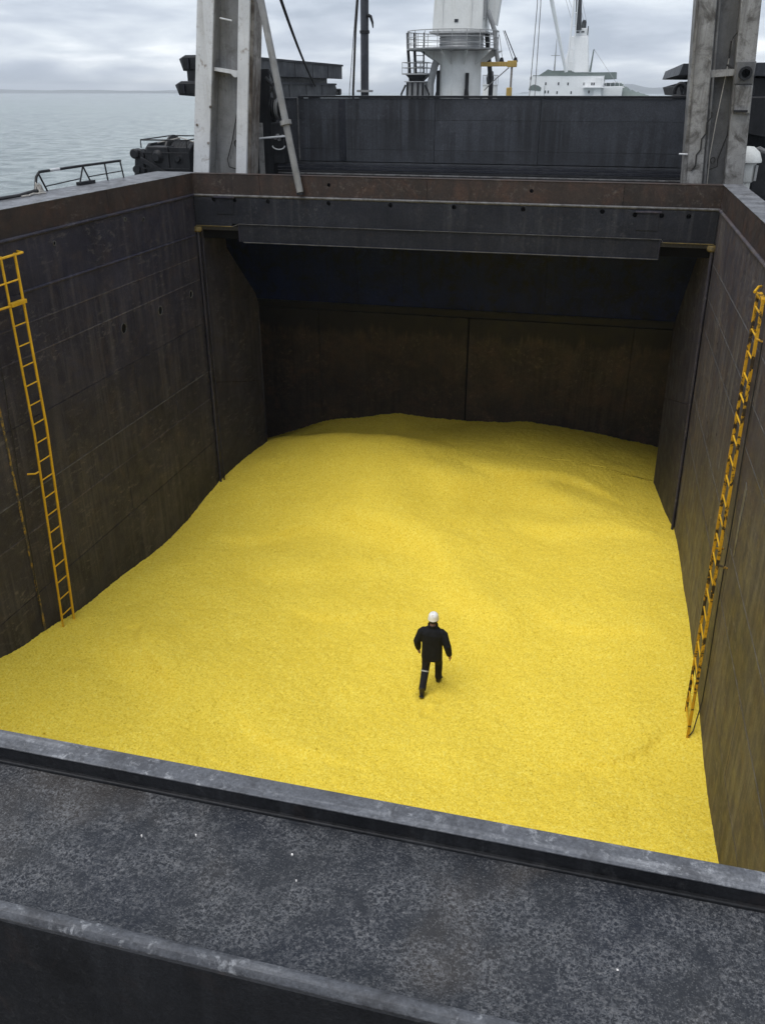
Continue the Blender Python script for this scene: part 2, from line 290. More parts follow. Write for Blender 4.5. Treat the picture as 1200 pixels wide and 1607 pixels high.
def holed_plate(u0, u1, v0, v1, holes, w0, w1, mk, n=20):
    """plate u0..u1 x v0..v1 between depths w0 (face) and w1, pierced by round holes (u, v, r); mk maps (u, v, w) to a point"""
    holes = sorted(holes); cuts = [u0] + [(holes[i][0] + holes[i + 1][0]) / 2 for i in range(len(holes) - 1)] + [u1]
    mb = MB()
    for (hu, hv, hr), a, b in zip(holes, cuts[:-1], cuts[1:]):
        angs = sorted([2 * math.pi * k / n for k in range(n)] + [math.atan2(y - hv, x - hu) % (2 * math.pi) for x in (a, b) for y in (v0, v1)])
        inn, out = [], []
        for g in angs:
            c, s_ = math.cos(g), math.sin(g); inn.append((hu + hr * c, hv + hr * s_))
            tx = ((b - hu) / c if c > 1e-9 else (a - hu) / c if c < -1e-9 else 1e9); ty = ((v1 - hv) / s_ if s_ > 1e-9 else (v0 - hv) / s_ if s_ < -1e-9 else 1e9)
            q = min(tx, ty); out.append((hu + q * c, hv + q * s_))
        k = len(angs)
        vv = [mk(*p, w0) for p in inn] + [mk(*p, w0) for p in out] + [mk(*p, w1) for p in inn] + [mk(*p, w1) for p in out]
        ff = []
        for i in range(k):
            j = (i + 1) % k
            ff += [(i, j, k + j, k + i), (2 * k + i, 3 * k + i, 3 * k + j, 2 * k + j), (i, 2 * k + i, 2 * k + j, j)]
        mb.add(vv, ff)
    for (a, b) in ((u0, u0), (u1, u1)):
        mb.add([mk(a, v0, w0), mk(a, v1, w0), mk(a, v1, w1), mk(a, v0, w1)], [(0, 1, 2, 3)])
    for v in (v0, v1):
        mb.add([mk(u0, v, w0), mk(u1, v, w0), mk(u1, v, w1), mk(u0, v, w1)], [(0, 1, 2, 3)])
    return mb

DECK = -3.1; RIM = -1.85; XL = -10.2; XR = 2.40; YF = 21.05; YN = 1.80; FLOOR = -13.0; LEAN = 0.021
# ------------------------------------------------------------------ water, land, hull
sea = MB()
rad = [0.0, 60, 200, 700, 2200, 6000]
sea.lathe([(max(r_, 0.01), -CZ) for r_ in rad], (0, 0, 0), n=72)
o = sea.build('sea', 'sea_water'); tag(o, 'pale grey green water with a light chop', kind='structure')
def hill(name, x0, x1, y, prof, depth):
    n = 60; v = []; f = []
    for j in range(7):
        w = math.sin(math.pi * j / 6)
        for i in range(n + 1):
            u = i / n; h = np.interp(u, [p[0] for p in prof], [p[1] for p in prof]) + CZ
            h *= 1 + 0.10 * math.sin(u * 31 + j) + 0.06 * math.sin(u * 77 + 2 * j)
            v.append((lerp(x0, x1, u), y + depth * (j / 6 - 0.5), -CZ - 0.5 + max(h, 0) * w))
    for j in range(6):
        for i in range(n): f.append((j * (n + 1) + i, j * (n + 1) + i + 1, (j + 1) * (n + 1) + i + 1, (j + 1) * (n + 1) + i))
    o = MB().add(v, f, True).build(name, 'hill_scrub', fix=False); o['kind'] = 'structure'; return o
hill('hills', -3900, -1500, 4200, [(0, 6), (0.25, 5), (0.5, 3), (0.75, 0), (1, -6)], 500)
hill('hills', -420, 900, 4300, [(0, -6), (0.18, 6), (0.26, 34), (0.34, 22), (0.42, 10), (0.5, 22), (0.7, 26), (0.85, 16), (1, -4)], 500)

hull = struct('hull')
BX0, BX1, BY0, BY1 = -14.4, 6.7, -14.0, 74.0
box('side_shell', 'hull_paint', hull, BX0, BX0 + 0.15, BY0, BY1, -13.6, DECK - 0.12)
box('side_shell', 'hull_paint', hull, BX1 - 0.15, BX1, BY0, BY1, -13.6, DECK - 0.12)
box('end_shell', 'hull_paint', hull, BX0 + 0.15, BX1 - 0.15, BY0, BY0 + 0.15, -13.6, DECK - 0.12)
box('end_shell', 'hull_paint', hull, BX0 + 0.15, BX1 - 0.15, BY1 - 0.15, BY1, -13.6, DECK - 0.12)
deck = struct('deck')
box('deck_plate', 'deck_paint', deck, BX0, BX1, BY0, 1.19, DECK - 0.1, DECK)
box('deck_plate', 'deck_paint', deck, BX0, XL - 0.03, 1.19, 21.09, DECK - 0.1, DECK)
box('deck_plate', 'deck_paint', deck, XR + 0.06, BX1, 1.19, 21.09, DECK - 0.1, DECK)
box('deck_plate', 'deck_paint', deck, BX0, BX1, 21.09, BY1, DECK - 0.1, DECK)

# ------------------------------------------------------------------ hold walls, plate by plate
def strakes(zs): return list(zip(zs[:-1], zs[1:]))
G = 0.008
wl = struct('hold_wall_left', (XL, YF, FLOOR))
box('wall_backing', 'hold_steel', wl, XL - 0.25, XL - 0.016, YN - 0.2, YF + 0.3, FLOOR, -2.41)
ZL = [-2.36, -3.31, -3.87, -4.45, -5.6, -6.95, -7.72, -9.0, FLOOR]
for (za, zb), cuts in zip(strakes(ZL), ([7.0, 12.45], [8.0, 12.45], [12.45, 17.9], [12.45], [6.0, 12.45, 17.2], [12.45, 19.0], [9.0, 12.45, 16.3], [12.45])):
    ys = [YN] + cuts + [YF - 0.06]
    for ya, yb in zip(ys[:-1], ys[1:]):
        if (za, zb) == (-4.45, -5.6) and ya > 12:
            hs = [(16.97, -4.77, 0.11), (18.71, -4.76, 0.10), (20.4, -4.72, 0.085)]
            holed_plate(ya + G, yb - G, zb + G, za - G, hs, XL, XL - 0.014, lambda u, v, w: (w, u, v)).build('plate', 'hold_steel', wl)
        else: box('plate', 'hold_steel', wl, XL - 0.014, XL, ya + G, yb - G, zb + G, za - G, bevel=0.003)
for z in (-3.31,):
    MB().tube([(XL, 13.6, z), (XL, YF - 0.08, z - 0.03)], 0.028, 8).build('weld_bar', 'hold_steel', wl)
for z in (-3.87, -4.45, -6.95, -7.72):
    MB().tube([(XL - 0.003, YN, z), (XL - 0.003, YF - 0.08, z)], 0.013, 6).build('weld_bead', 'edge_wear' if z == -6.95 else 'hold_steel_worn', wl)
for y, z, r_ in ((16.97, -4.77, 0.11), (18.71, -4.76, 0.10), (20.4, -4.72, 0.085)):
    MB().lathe([(r_ - 0.004, -0.02), (r_ - 0.004, 0.006), (r_ + 0.014, 0.006), (r_ + 0.016, 0.0)], (XL, y, z), 'X', 24).build('hole_rim', 'edge_wear', wl)
    MB().lathe([(r_ + 0.003, 0), (0.001, 0)], (XL - 0.0155, y, z), 'X', 20).build('hole_shade_disc', 'void_black', wl)  # black disc paints the shade at the back of the hole
for y, z in ((14.9, -2.62), (17.6, -2.52), (18.4, -2.62)):
    MB().lathe([(0.05, 0.0), (0.05, 0.012), (0.032, 0.014), (0.032, -0.005)], (XL, y, z), 'X', 16).build('hole_rim', 'edge_wear', wl)
    MB().lathe([(0.033, 0), (0.001, 0)], (XL + 0.002, y, z), 'X', 16).build('hole_shade_disc', 'void_black', wl)  # black disc on the uncut plate, painted as a shaded hole
# yellow-traced seam strip beside the ladder
tag(box('seam_strip', 'paint_trace', wl, XL, XL + 0.012, 12.42, 12.475, -12.0, -4.6), 'dark seam strip with flaking traces of yellow paint')
# corner post and wing plate running on under the deck
MB().tube([(XL + 0.05, YF - 0.02, -3.14), (XL + 0.05, YF - 0.02, FLOOR)], 0.036, 12).build('corner_pipe', 'hold_steel', wl)
MB().tube([(XL + 0.11, YF + 0.1, -3.25), (XL + 0.11, YF + 0.1, FLOOR)], 0.02, 10).build('corner_bead', 'hold_steel', wl)
MB().lathe([(0.001, 0.10), (0.10, 0.10), (0.11, 0.07), (0.11, 0.0), (0.08, -0.03), (0.001, -0.03)], (XL + 0.06, YF - 0.03, -3.22), n=16).build('pipe_cap', 'yellow_edge', wl)
def wing(parent, xa, xb, prof, mat):
    """prof: (y, z) outline on a plate running from x=xa at YF to xb at y=24.2"""
    th = 0.02 if xa < -5 else -0.02
    def px(y): return lerp(xa, xb, (y - YF) / 3.15)
    n = len(prof); v = [(px(y), y, z) for y, z in prof] + [(px(y) - th, y, z) for y, z in prof]
    f = [tuple(range(n)), tuple(range(2 * n - 1, n - 1, -1))] + [(i, i + n, (i + 1) % n + n, (i + 1) % n) for i in range(n)]
    return MB().add(v, f).build('wing_plate', mat, parent, 0.004)
wing(wl, XL + 0.02, -9.93, [(YF + 0.1, -3.12), (22.45, -3.12), (22.55, -3.9), (24.1, -5.45), (24.2, -5.7), (24.2, -8.17), (YF + 0.1, -7.3)], 'hold_steel')
wing(wl, XL + 0.02, -9.93, [(YF + 0.1, -7.312), (24.2, -8.182), (24.2, FLOOR), (YF + 0.1, FLOOR)], 'hold_steel')
MB().tube([(-9.925, 24.2, -5.7), (-9.925, 24.2, FLOOR)], 0.02, 8).build('wing_edge', 'hold_steel', wl)

wr = struct('hold_wall_right', (XR, YF, -2.36))
box('wall_backing', 'hold_steel_worn', wr, XR + 0.016, XR + 0.25, YN - 0.2, YF + 0.3, FLOOR, -2.41)
ZR = [-2.36, -3.52, -4.28, -4.95, -6.6, -7.6, -9.0, FLOOR]
for (za, zb), cuts in zip(strakes(ZR), ([8.5, 16.4], [6.0, 15.2], [11.0], [9.2, 17.6], [5.0, 13.0], [10.4, 18.2], [12.0])):
    ys = [YN] + cuts + [YF - 0.06]
    for ya, yb in zip(ys[:-1], ys[1:]):
        box('plate', 'hold_steel_worn', wr, XR, XR + 0.014, ya + G, yb - G, zb + G, za - G, bevel=0.003)
for z in ZR[1:-2]:
    MB().tube([(XR + 0.003, YN, z), (XR + 0.003, YF - 0.08, z)], 0.008, 6).build('weld_bead', 'edge_wear', wr)
for y, z in ((18.2, -4.62), (17.1, -5.2), (18.8, -5.6), (17.9, -6.2), (20.0, -5.0), (16.4, -5.9)):
    MB().lathe([(0.03, -0.004), (0.001, -0.006)], (XR, y, z), 'X', 12).build('hole_shade_disc', 'void_black', wr)  # black discs on uncut plates, the shade of holes painted on
MB().tube([(XR - 0.05, YF - 0.02, -3.14), (XR - 0.05, YF - 0.02, FLOOR)], 0.036, 12).build('corner_pipe', 'hold_steel', wr)
MB().lathe([(0.001, 0.10), (0.10, 0.10), (0.11, 0.07), (0.11, 0.0), (0.08, -0.03), (0.001, -0.03)], (XR - 0.06, YF - 0.03, -3.22), n=16).build('pipe_cap', 'yellow_edge', wr)
wing(wr, XR - 0.02, 1.99, [(YF + 0.1, -3.12), (22.3, -3.12), (22.5, -3.6), (23.8, -5.2), (24.2, -5.7), (24.2, -7.75), (YF + 0.1, -6.9)], 'hold_steel')
wing(wr, XR - 0.02, 1.99, [(YF + 0.1, -6.912), (24.2, -7.762), (24.2, FLOOR), (YF + 0.1, FLOOR)], 'hold_steel')
# a grey taped patch on the right wall
tag(MB().prism([(12.55, -5.35), (12.72, -5.30), (12.75, -5.9), (12.70, -6.55), (12.58, -6.50), (12.60, -6.0)], XR - 0.006, XR + 0.001, 'X').build('patch', 'rim_grey', wr), 'pale grey patch peeling off the right wall')
wr.rotation_euler = (0, -LEAN, 0)

bn = struct('bulkhead_near'); box('plate', 'hold_steel', bn, XL - 0.25, XR + 0.6, YN - 0.35, YN - 0.002, FLOOR, DECK - 0.1)
bf = struct('bulkhead_far')
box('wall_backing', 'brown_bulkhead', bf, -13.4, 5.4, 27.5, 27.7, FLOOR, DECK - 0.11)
box('side_wall', 'hold_steel', bf, -13.6, -13.4, 21.36, 27.7, FLOOR, DECK - 0.11)
box('side_wall', 'hold_steel', bf, 5.4, 5.6, 21.36, 27.7, FLOOR, DECK - 0.11)
box('return_plate', 'hold_steel', bf, -13.4, XL - 0.26, 21.36, 21.5, FLOOR, DECK - 0.11)
box('return_plate', 'hold_steel', bf, XR + 0.5, 5.4, 21.36, 21.5, FLOOR, DECK - 0.11)
xs = [-13.38, -9.1, -3.98, 1.2, 5.38]
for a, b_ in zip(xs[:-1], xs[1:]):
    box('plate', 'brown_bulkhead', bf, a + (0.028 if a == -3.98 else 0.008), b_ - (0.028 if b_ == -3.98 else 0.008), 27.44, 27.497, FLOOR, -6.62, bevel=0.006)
box('seam', 'void_black', bf, -4.006, -3.954, 27.46, 27.498, FLOOR, -6.62)
xs = [-13.38, -7.6, -6.1, -1.6, 2.9, 5.38]
for a, b_ in zip(xs[:-1], xs[1:]):
    MB().prism([(26.55, -3.22), (26.52, -3.22), (27.2, -6.2), (27.2, -6.3), (27.49, -6.3), (27.49, -3.22)], a + 0.006, b_ - 0.006, 'X').build('stool_plate', 'blue_bulkhead', bf)
box('stool_shelf', 'dark_paint', bf, -13.38, 5.38, 27.16, 27.49, -6.36, -6.305)
box('hold_floor_plate', 'hold_steel', struct('hold_floor'), -13.6, 5.6, YN - 0.35, 27.7, FLOOR - 0.1, FLOOR - 0.002)

# ------------------------------------------------------------------ hatch coaming
hc = thing('hatch_coaming', (-3.9, 11.0, DECK), 'rust brown steel coaming framing the open cargo hold, grey flat top', 'coaming')
for a, b_ in ((YN + 0.02, 6.6), (6.61, 11.9), (11.91, 17.0), (17.01, YF)):
    box('side_plate', 'coaming_rust', hc, XL - 0.02, XL, a, b_, -2.355, RIM - 0.012)
    box('side_plate', 'coaming_rust', hc, XR, XR + 0.02, a, b_, -2.355, RIM - 0.012)
hs = [(-6.61, -2.05, 0.045), (-1.75, -2.07, 0.045)]
for a, b_, h in ((XL - 0.0, -8.4, None), (-8.39, -4.2, hs[0]), (-4.19, 0.3, hs[1]), (0.31, XR, None)):
    if h: holed_plate(a, b_, -2.355, RIM - 0.012, [h], YF, YF + 0.02, lambda u, v, w: (u, w, v)).build('end_plate', 'coaming_rust', hc)
    else: box('end_plate', 'coaming_rust', hc, a, b_, YF, YF + 0.02, -2.355, RIM - 0.012)
box('shade_plate', 'void_black', hc, XL, XR, YF + 0.05, YF + 0.06, DECK + 0.002, RIM - 0.02)  # black backing, paints the shade seen through the end plate holes
# flat top plates
for a, b_ in ((YN + 0.02, 5.2), (5.206, 9.8), (9.806, 13.2), (13.206, 16.9), (16.906, YF + 0.28)):
    box('top_plate', 'rim_grey', hc, XL - 1.08, XL + 0.012, a, b_, RIM - 0.012, RIM, bevel=0.003)
    box('top_plate', 'rim_grey', hc, XR - 0.012, XR + 0.42, a, b_, RIM - 0.012, RIM, bevel=0.003)
box('top_plate', 'coaming_rust', hc, XL + 0.014, XR - 0.014, YF - 0.012, YF + 0.26, RIM - 0.014, RIM - 0.002, bevel=0.003)
box('outer_plate', 'dark_paint', hc, XL - 1.05, XL - 1.03, YN, YF + 0.26, DECK + 0.002, RIM - 0.014)
box('outer_plate', 'dark_paint', hc, XR + 0.38, XR + 0.40, YN, YF + 0.26, DECK + 0.002, RIM - 0.014)
MB().tube([(XL + 0.012, YN + 0.02, -2.37), (XL + 0.012, YF - 0.02, -2.37)], 0.036, 10).build('half_round_bar', 'hold_steel', hc)
MB().tube([(XR - 0.012, YN + 0.02, -2.37), (XR - 0.012, YF - 0.02, -2.37)], 0.036, 10).build('half_round_bar', 'hold_steel_worn', hc)
MB().tube([(XL + 0.02, YF - 0.012, -2.365), (XR - 0.02, YF - 0.012, -2.365)], 0.032, 10).build('half_round_bar', 'edge_wear', hc)
# near end: a shallow trough between two lips
NB = thing('hatch_coaming_end', (-3.9, 1.5, DECK), 'near end of hatch coaming with two raised lips and a grimy dark trough', 'coaming')
X0, X1 = -11.3, 2.8
box('front_lip_shaded', 'machine_black', NB, X0, X1, 1.731, 1.795, -1.90, RIM - 0.006)  # upright face painted black as its shade, turned from the sky
box('lip_cap', 'lip_grey', NB, X0, X1, 1.727, 1.798, RIM - 0.0058, RIM, bevel=0.002)  # worn grey top kept apart from the face painted as shaded
box('front_plate', 'machine_black', NB, X0, X1, 1.77, 1.79, DECK + 0.002, -1.907)
box('lip_base', 'machine_black', NB, X0, X1, 1.718, 1.768, -1.925, -1.9015, bevel=0.004)
# trough plate, slightly buckled
nx, ny = 160, 14; v = []; f = []
for j in range(ny + 1):
    for i in range(nx + 1):
        x = lerp(X0, X1, i / nx); y = lerp(1.255, 1.72, j / ny)
        z = -1.912 + 0.004 * math.sin(x * 3.1 + y * 5) * math.sin(y * 9) + 0.02 * max(0, 1 - j / 2.2)
        v.append((x, y, z))
for j in range(ny):
    for i in range(nx): f.append((j * (nx + 1) + i, j * (nx + 1) + i + 1, (j + 1) * (nx + 1) + i + 1, (j + 1) * (nx + 1) + i))
MB().add(v, f, True).build('trough_plate', 'trough_grime', NB)
MB().prism([(1.262, -1.93), (1.262, -1.895), (1.252, -1.88), (1.235, -1.872), (1.222, -1.874), (1.212, -1.886), (1.21, -1.94)], X0, X1, 'X').build('rear_lip', 'lip_grey', NB, 0.003)
box('rear_plate', 'machine_black', NB, X0, X1, 1.203, 1.209, DECK + 0.002, -1.888)  # black, also covers the lip's upright face to paint it as shaded
for x, y, s_ in ((-0.66, 1.60, .0045), (-0.62, 1.52, .003), (-1.1, 1.56, .003), (0.22, 1.46, .004), (-0.95, 1.6, .003)):
    k = [s_ * random.uniform(0.5, 1.2) for _ in range(6)]
    MB().prism([(x + k[i] * math.cos(i * 1.05), y + 0.7 * k[i] * math.sin(i * 1.05)) for i in range(6)], -1.916, -1.9085, 'Z').build('debris_chip', 'foam', NB)

# ------------------------------------------------------------------ hatch end girder
gd = thing('hatch_end_girder', (-3.9, YF, -3.47), 'dark steel girder with row of holes across far end of hold', 'girder')
HZ = -2.47
hx = [(-9.63, HZ + .01), (-9.07, HZ + .01), (-8.19, HZ), (-6.62, HZ), (-5.07, HZ), (-3.53, HZ), (-1.91, HZ), (-0.12, HZ), (0.6, HZ - .05), (1.18, HZ - .05), (1.76, HZ - .05)]
holed_plate(-10.17, 2.38, -3.02, -2.40, [(x, z, 0.055) for x, z in hx], YF - 0.03, YF - 0.01, lambda u, v, w: (u, w, v)).build('web_plate', 'dark_paint', gd)
box('web_skirt', 'dark_paint', gd, -10.17, -9.19, YF - 0.03, YF - 0.01, -3.085, -3.021)
box('web_skirt', 'dark_paint', gd, 1.27, 2.38, YF - 0.03, YF - 0.01, -3.085, -3.021)
box('hole_shade_plate', 'void_black', gd, -10.15, 2.36, YF + 0.025, YF + 0.045, -3.01, -2.37)  # black backing, paints the shade inside the girder holes
for xa, zz_ in ((-9.6, HZ + .07), (0.63, HZ + .02)):
    MB().box(xa - 0.02, xa + 0.54, YF - 0.075, YF - 0.031, zz_ - 0.015, zz_ + 0.02).build('handle', 'hold_steel', gd, 0.005)
    box('handle_plate', 'dark_paint', gd, xa + 0.02, xa + 0.50, YF - 0.045, YF - 0.032, zz_ - 0.40, zz_ - 0.02, bevel=0.006)
box('flange', 'edge_wear', gd, -9.0, 1.24, YF - 0.05, YF + 0.14, -3.034, -3.022)
box('edge_strip', 'yellow_edge', gd, -10.17, -9.18, YF - 0.05, YF + 0.1, -3.104, -3.087)
box('edge_strip', 'yellow_edge', gd, 1.28, 2.38, YF - 0.05, YF + 0.1, -3.104, -3.087)
MB().prism([(-9.18, -3.104), (-9.18, -3.087), (-9.0, -3.022), (-9.0, -3.036)], YF - 0.055, YF + 0.1).build('flange_knuckle', 'edge_wear', gd)
MB().prism([(1.28, -3.104), (1.28, -3.087), (1.24, -3.022), (1.24, -3.036)], YF - 0.055, YF + 0.1).build('flange_knuckle', 'edge_wear', gd)
box('lower_web', 'dark_paint', gd, -9.0, 1.21, YF - 0.02, YF + 0.0, -3.46, -3.036)
box('lower_flange', 'hold_steel', gd, -8.9, 1.23, YF - 0.035, YF + 0.3, -3.478, -3.461)
box('lower_edge', 'edge_wear', gd, -8.9, 1.23, YF - 0.05, YF - 0.0355, -3.478, -3.461)
box('end_stiffener', 'hold_steel', gd, 1.212, 1.235, YF - 0.04, YF + 0.059, -3.46, -3.036)
box('end_stiffener', 'hold_steel', gd, -9.024, -9.002, YF - 0.04, YF + 0.059, -3.46, -3.036)
box('rear_plate', 'void_black', gd, -10.17, 2.38, YF + 0.31, YF + 0.33, -3.45, DECK - 0.11)

# ------------------------------------------------------------------ sulphur heap
ctrl = [(-10.2, 11.08, -9.56), (-10.2, 12.44, -9.8), (-10.2, 13.52, -10.1), (-10.2, 15.22, -10.28), (-10.2, 18.69, -10.53), (-10.2, 19.84, -10.45), (-10.2, 21.3, -10.26), (-10.15, 23.82, -10.30), (-9.95, 24.6, -10.30),
        (2.56, 9.68, -9.96), (2.56, 11.2, -10.14), (2.56, 13.47, -9.99), (2.56, 15.52, -9.96), (2.56, 19.97, -10.08), (2.5, 21.0, -10.24), (2.2, 23.9, -10.38),
        (-11.0, 27.5, -11.4), (-8.76, 27.5, -10.58), (-6.43, 27.5, -10.06), (-3.96, 27.5, -10.15), (-0.32, 27.5, -10.05), (2.39, 27.5, -10.47),
        (-7.5, 24.0, -9.67), (-5.6, 24.0, -9.52), (-4.2, 24.0, -9.80), (-7.3, 25.7, -10.6), (-5.6, 25.7, -10.3), (0.5, 24.5, -10.05),
        (-2.5, 13.3, -10.66), (-2.3, 13.8, -10.64), (-6, 13, -10.35), (-5.5, 18, -10.45), (-1, 18.5, -10.45), (0.5, 14.5, -10.35), (-7, 9, -9.95), (-2, 9.3, -10.2), (-9.5, 6, -9.5), (-3, 4, -9.9), (2.5, 4, -9.8), (-10.3, 3, -9.4), (-4, 21.5, -10.1), (-8, 21.5, -10.2), (0, 21.5, -10.25)]
P = np.array(ctrl)
def tps(d): return np.where(d > 1e-9, d * d * np.log(d + 1e-12), 0)
n_ = len(P); A = np.zeros((n_ + 3, n_ + 3)); D = np.hypot(P[:, None, 0] - P[None, :, 0], P[:, None, 1] - P[None, :, 1])
A[:n_, :n_] = tps(D) + np.eye(n_) * 0.08; A[:n_, n_] = 1; A[:n_, n_ + 1:] = P[:, :2]; A[n_, :n_] = 1; A[n_ + 1:, :n_] = P[:, :2].T
W = np.linalg.solve(A, np.r_[P[:, 2], 0, 0, 0])
def vnoise(x, y, seed):
    g = np.random.default_rng(seed).random((512, 512)); xi = np.floor(x).astype(int); yi = np.floor(y).astype(int); fx = x - xi; fy = y - yi
    fx = fx * fx * (3 - 2 * fx); fy = fy * fy * (3 - 2 * fy); s_ = lambda a, b: g[a % 512, b % 512]
    return (s_(xi, yi) * (1 - fx) + s_(xi + 1, yi) * fx) * (1 - fy) + (s_(xi, yi + 1) * (1 - fx) + s_(xi + 1, yi + 1) * fx) * fy - 0.5
def surf(x, y, fine=True):
    x = np.atleast_1d(np.asarray(x, float)); y = np.atleast_1d(np.asarray(y, float)); z = W[n_] + W[n_ + 1] * x + W[n_ + 2] * y
    for k in range(n_): z = z + W[k] * tps(np.hypot(x - P[k, 0], y - P[k, 1]))
    z = z + 0.16 * vnoise(x * 0.55 + 3, y * 0.5, 1) + 0.07 * vnoise(x * 1.5, y * 1.3 + 5, 2)
    # slumped scarps: soft steps where the pile has slid
    for (ax, ay, bx, by, h, w) in ((-6.5, 20.2, -2.8, 18.2, 0.13, 0.5), (-2.8, 18.2, -1.7, 15.6, 0.10, 0.45), (-7.5, 16.8, -4.5, 17.6, 0.08, 0.5), (-4.5, 22.3, 0.4, 21.8, 0.14, 0.6), (-9.5, 13.3, -6.8, 10.8, 0.07, 0.35), (-1.5, 20.8, 1.8, 20.2, 0.08, 0.4),
            (-8.6, 13.6, -7.0, 11.2, 0.035, 0.12), (-6.0, 15.4, -3.2, 15.9, 0.03, 0.14), (-0.6, 16.6, 1.6, 15.4, 0.035, 0.15), (-9.0, 18.0, -6.4, 19.2, 0.045, 0.18), (-5.6, 11.4, -3.4, 10.6, 0.03, 0.12), (0.2, 11.6, 2.0, 12.6, 0.03, 0.12), (-3.0, 22.9, 1.0, 22.6, 0.06, 0.2)):
        dx, dy = bx - ax, by - ay; L = math.hypot(dx, dy); u = ((x - ax) * dx + (y - ay) * dy) / L; s_ = ((x - ax) * -dy + (y - ay) * dx) / L + 0.25 * np.sin(u * 1.7)
        win = np.exp(-((u - L / 2) / (L * 0.5)) ** 4); z = z + 1.9 * h * win * np.tanh(s_ / (0.55 * w)) * np.exp(-(s_ / 1.6) ** 2)
    if fine:
        z = z + 0.020 * vnoise(x * 5, y * 5, 3) + 0.018 * vnoise(x * 13, y * 13, 4) + 0.024 * (np.random.default_rng(9).random(x.shape) - 0.5)
    return z
gx = np.arange(-13.38, 5.39, 0.045); gy = np.concatenate([np.arange(YN, 21.5, 0.04), np.arange(21.5, 27.48, 0.06)])
XX, YY = np.meshgrid(gx, gy)
# squeeze the sheet to the hold's inside in front of the far recess
lo = np.where(YY < 24.25, -10.21 + np.clip((YY - YF) / 3.15, 0, 1) * 0.26, -13.38); hi = np.where(YY < 24.25, 2.585 - np.clip((YY - YF) / 3.15, 0, 1) * 0.36, 5.38)
T_ = (XX - gx[0]) / (gx[-1] - gx[0]); XX = lo + T_ * (hi - lo)
ZZ = surf(XX.ravel(), YY.ravel()) + CZ
# footprints: shallow dents along the walker's path
for i in range(2):
    fx_ = -2.42 + (0.11 if i % 2 else -0.11) - 0.02 * i; fy_ = 13.26 - 0.56 * (i)
    dd = ((XX.ravel() - fx_) / 0.09) ** 2 + ((YY.ravel() - fy_) / 0.17) ** 2
    ZZ += -0.045 * np.exp(-dd) + 0.02 * np.exp(-((np.sqrt(dd) - 1.7) / 0.5) ** 2)
co_ = np.stack([XX.ravel(), YY.ravel(), ZZ], 1)
me = bpy.data.meshes.new('sulphur_heap'); r_, c_ = XX.shape
idx = np.arange(r_ * c_).reshape(r_, c_); q = np.stack([idx[:-1, :-1], idx[:-1, 1:], idx[1:, 1:], idx[1:, :-1]], -1).reshape(-1, 4)
me.vertices.add(len(co_)); me.vertices.foreach_set('co', co_.ravel()); me.loops.add(q.size); me.loops.foreach_set('vertex_index', q.ravel())
me.polygons.add(len(q)); me.polygons.foreach_set('loop_start', np.arange(0, q.size, 4)); me.polygons.foreach_set('use_smooth', np.ones(len(q), bool)); me.update(); me.validate()
me.materials.append(MATS['sulphur'])
heap = bpy.data.objects.new('sulphur_heap', me); COL.objects.link(heap)
tag(heap, 'bright yellow granular sulphur filling the bottom of the cargo hold', 'sulphur', kind='stuff')
# loose lumps lying on the pile
nl = 16000; lx = rng.uniform(-10.1, 2.4, nl); ly = 2.5 + (24.0 - 2.5) * rng.random(nl) ** 1.15; lr = 0.005 + 0.011 * rng.random(nl) ** 3
lz = surf(lx, ly, False) + CZ + lr * 0.3
octa = np.array([(1, 0, 0), (-1, 0, 0), (0, 1, 0), (0, -1, 0), (0, 0, 1), (0, 0, -1)], float); of = np.array([(0, 2, 4), (2, 1, 4), (1, 3, 4), (3, 0, 4), (2, 0, 5), (1, 2, 5), (3, 1, 5), (0, 3, 5)])
lv = (octa[None] * (0.65 + 0.7 * rng.random((nl, 6, 1)))) * lr[:, None, None]; an = rng.random(nl) * 6.28
ca, sa = np.cos(an)[:, None], np.sin(an)[:, None]; lv = np.stack([lv[..., 0] * ca - lv[..., 1] * sa, lv[..., 0] * sa + lv[..., 1] * ca, lv[..., 2]], -1) + np.stack([lx, ly, lz], -1)[:, None]
lf = (of[None] + 6 * np.arange(nl)[:, None, None]).reshape(-1, 3); me = bpy.data.meshes.new('lumps')
me.vertices.add(nl * 6); me.vertices.foreach_set('co', lv.ravel()); me.loops.add(lf.size); me.loops.foreach_set('vertex_index', lf.ravel().astype(np.int32)); me.polygons.add(len(lf)); me.polygons.foreach_set('loop_start', np.arange(0, lf.size, 3)); me.update(); me.validate()
me.materials.append(MATS['sulphur']); lo_ = bpy.data.objects.new('lumps', me); COL.objects.link(lo_); lo_.parent = heap; lo_['kind'] = 'stuff'
def gz(x, y): return float(surf(x, y, False)[0])

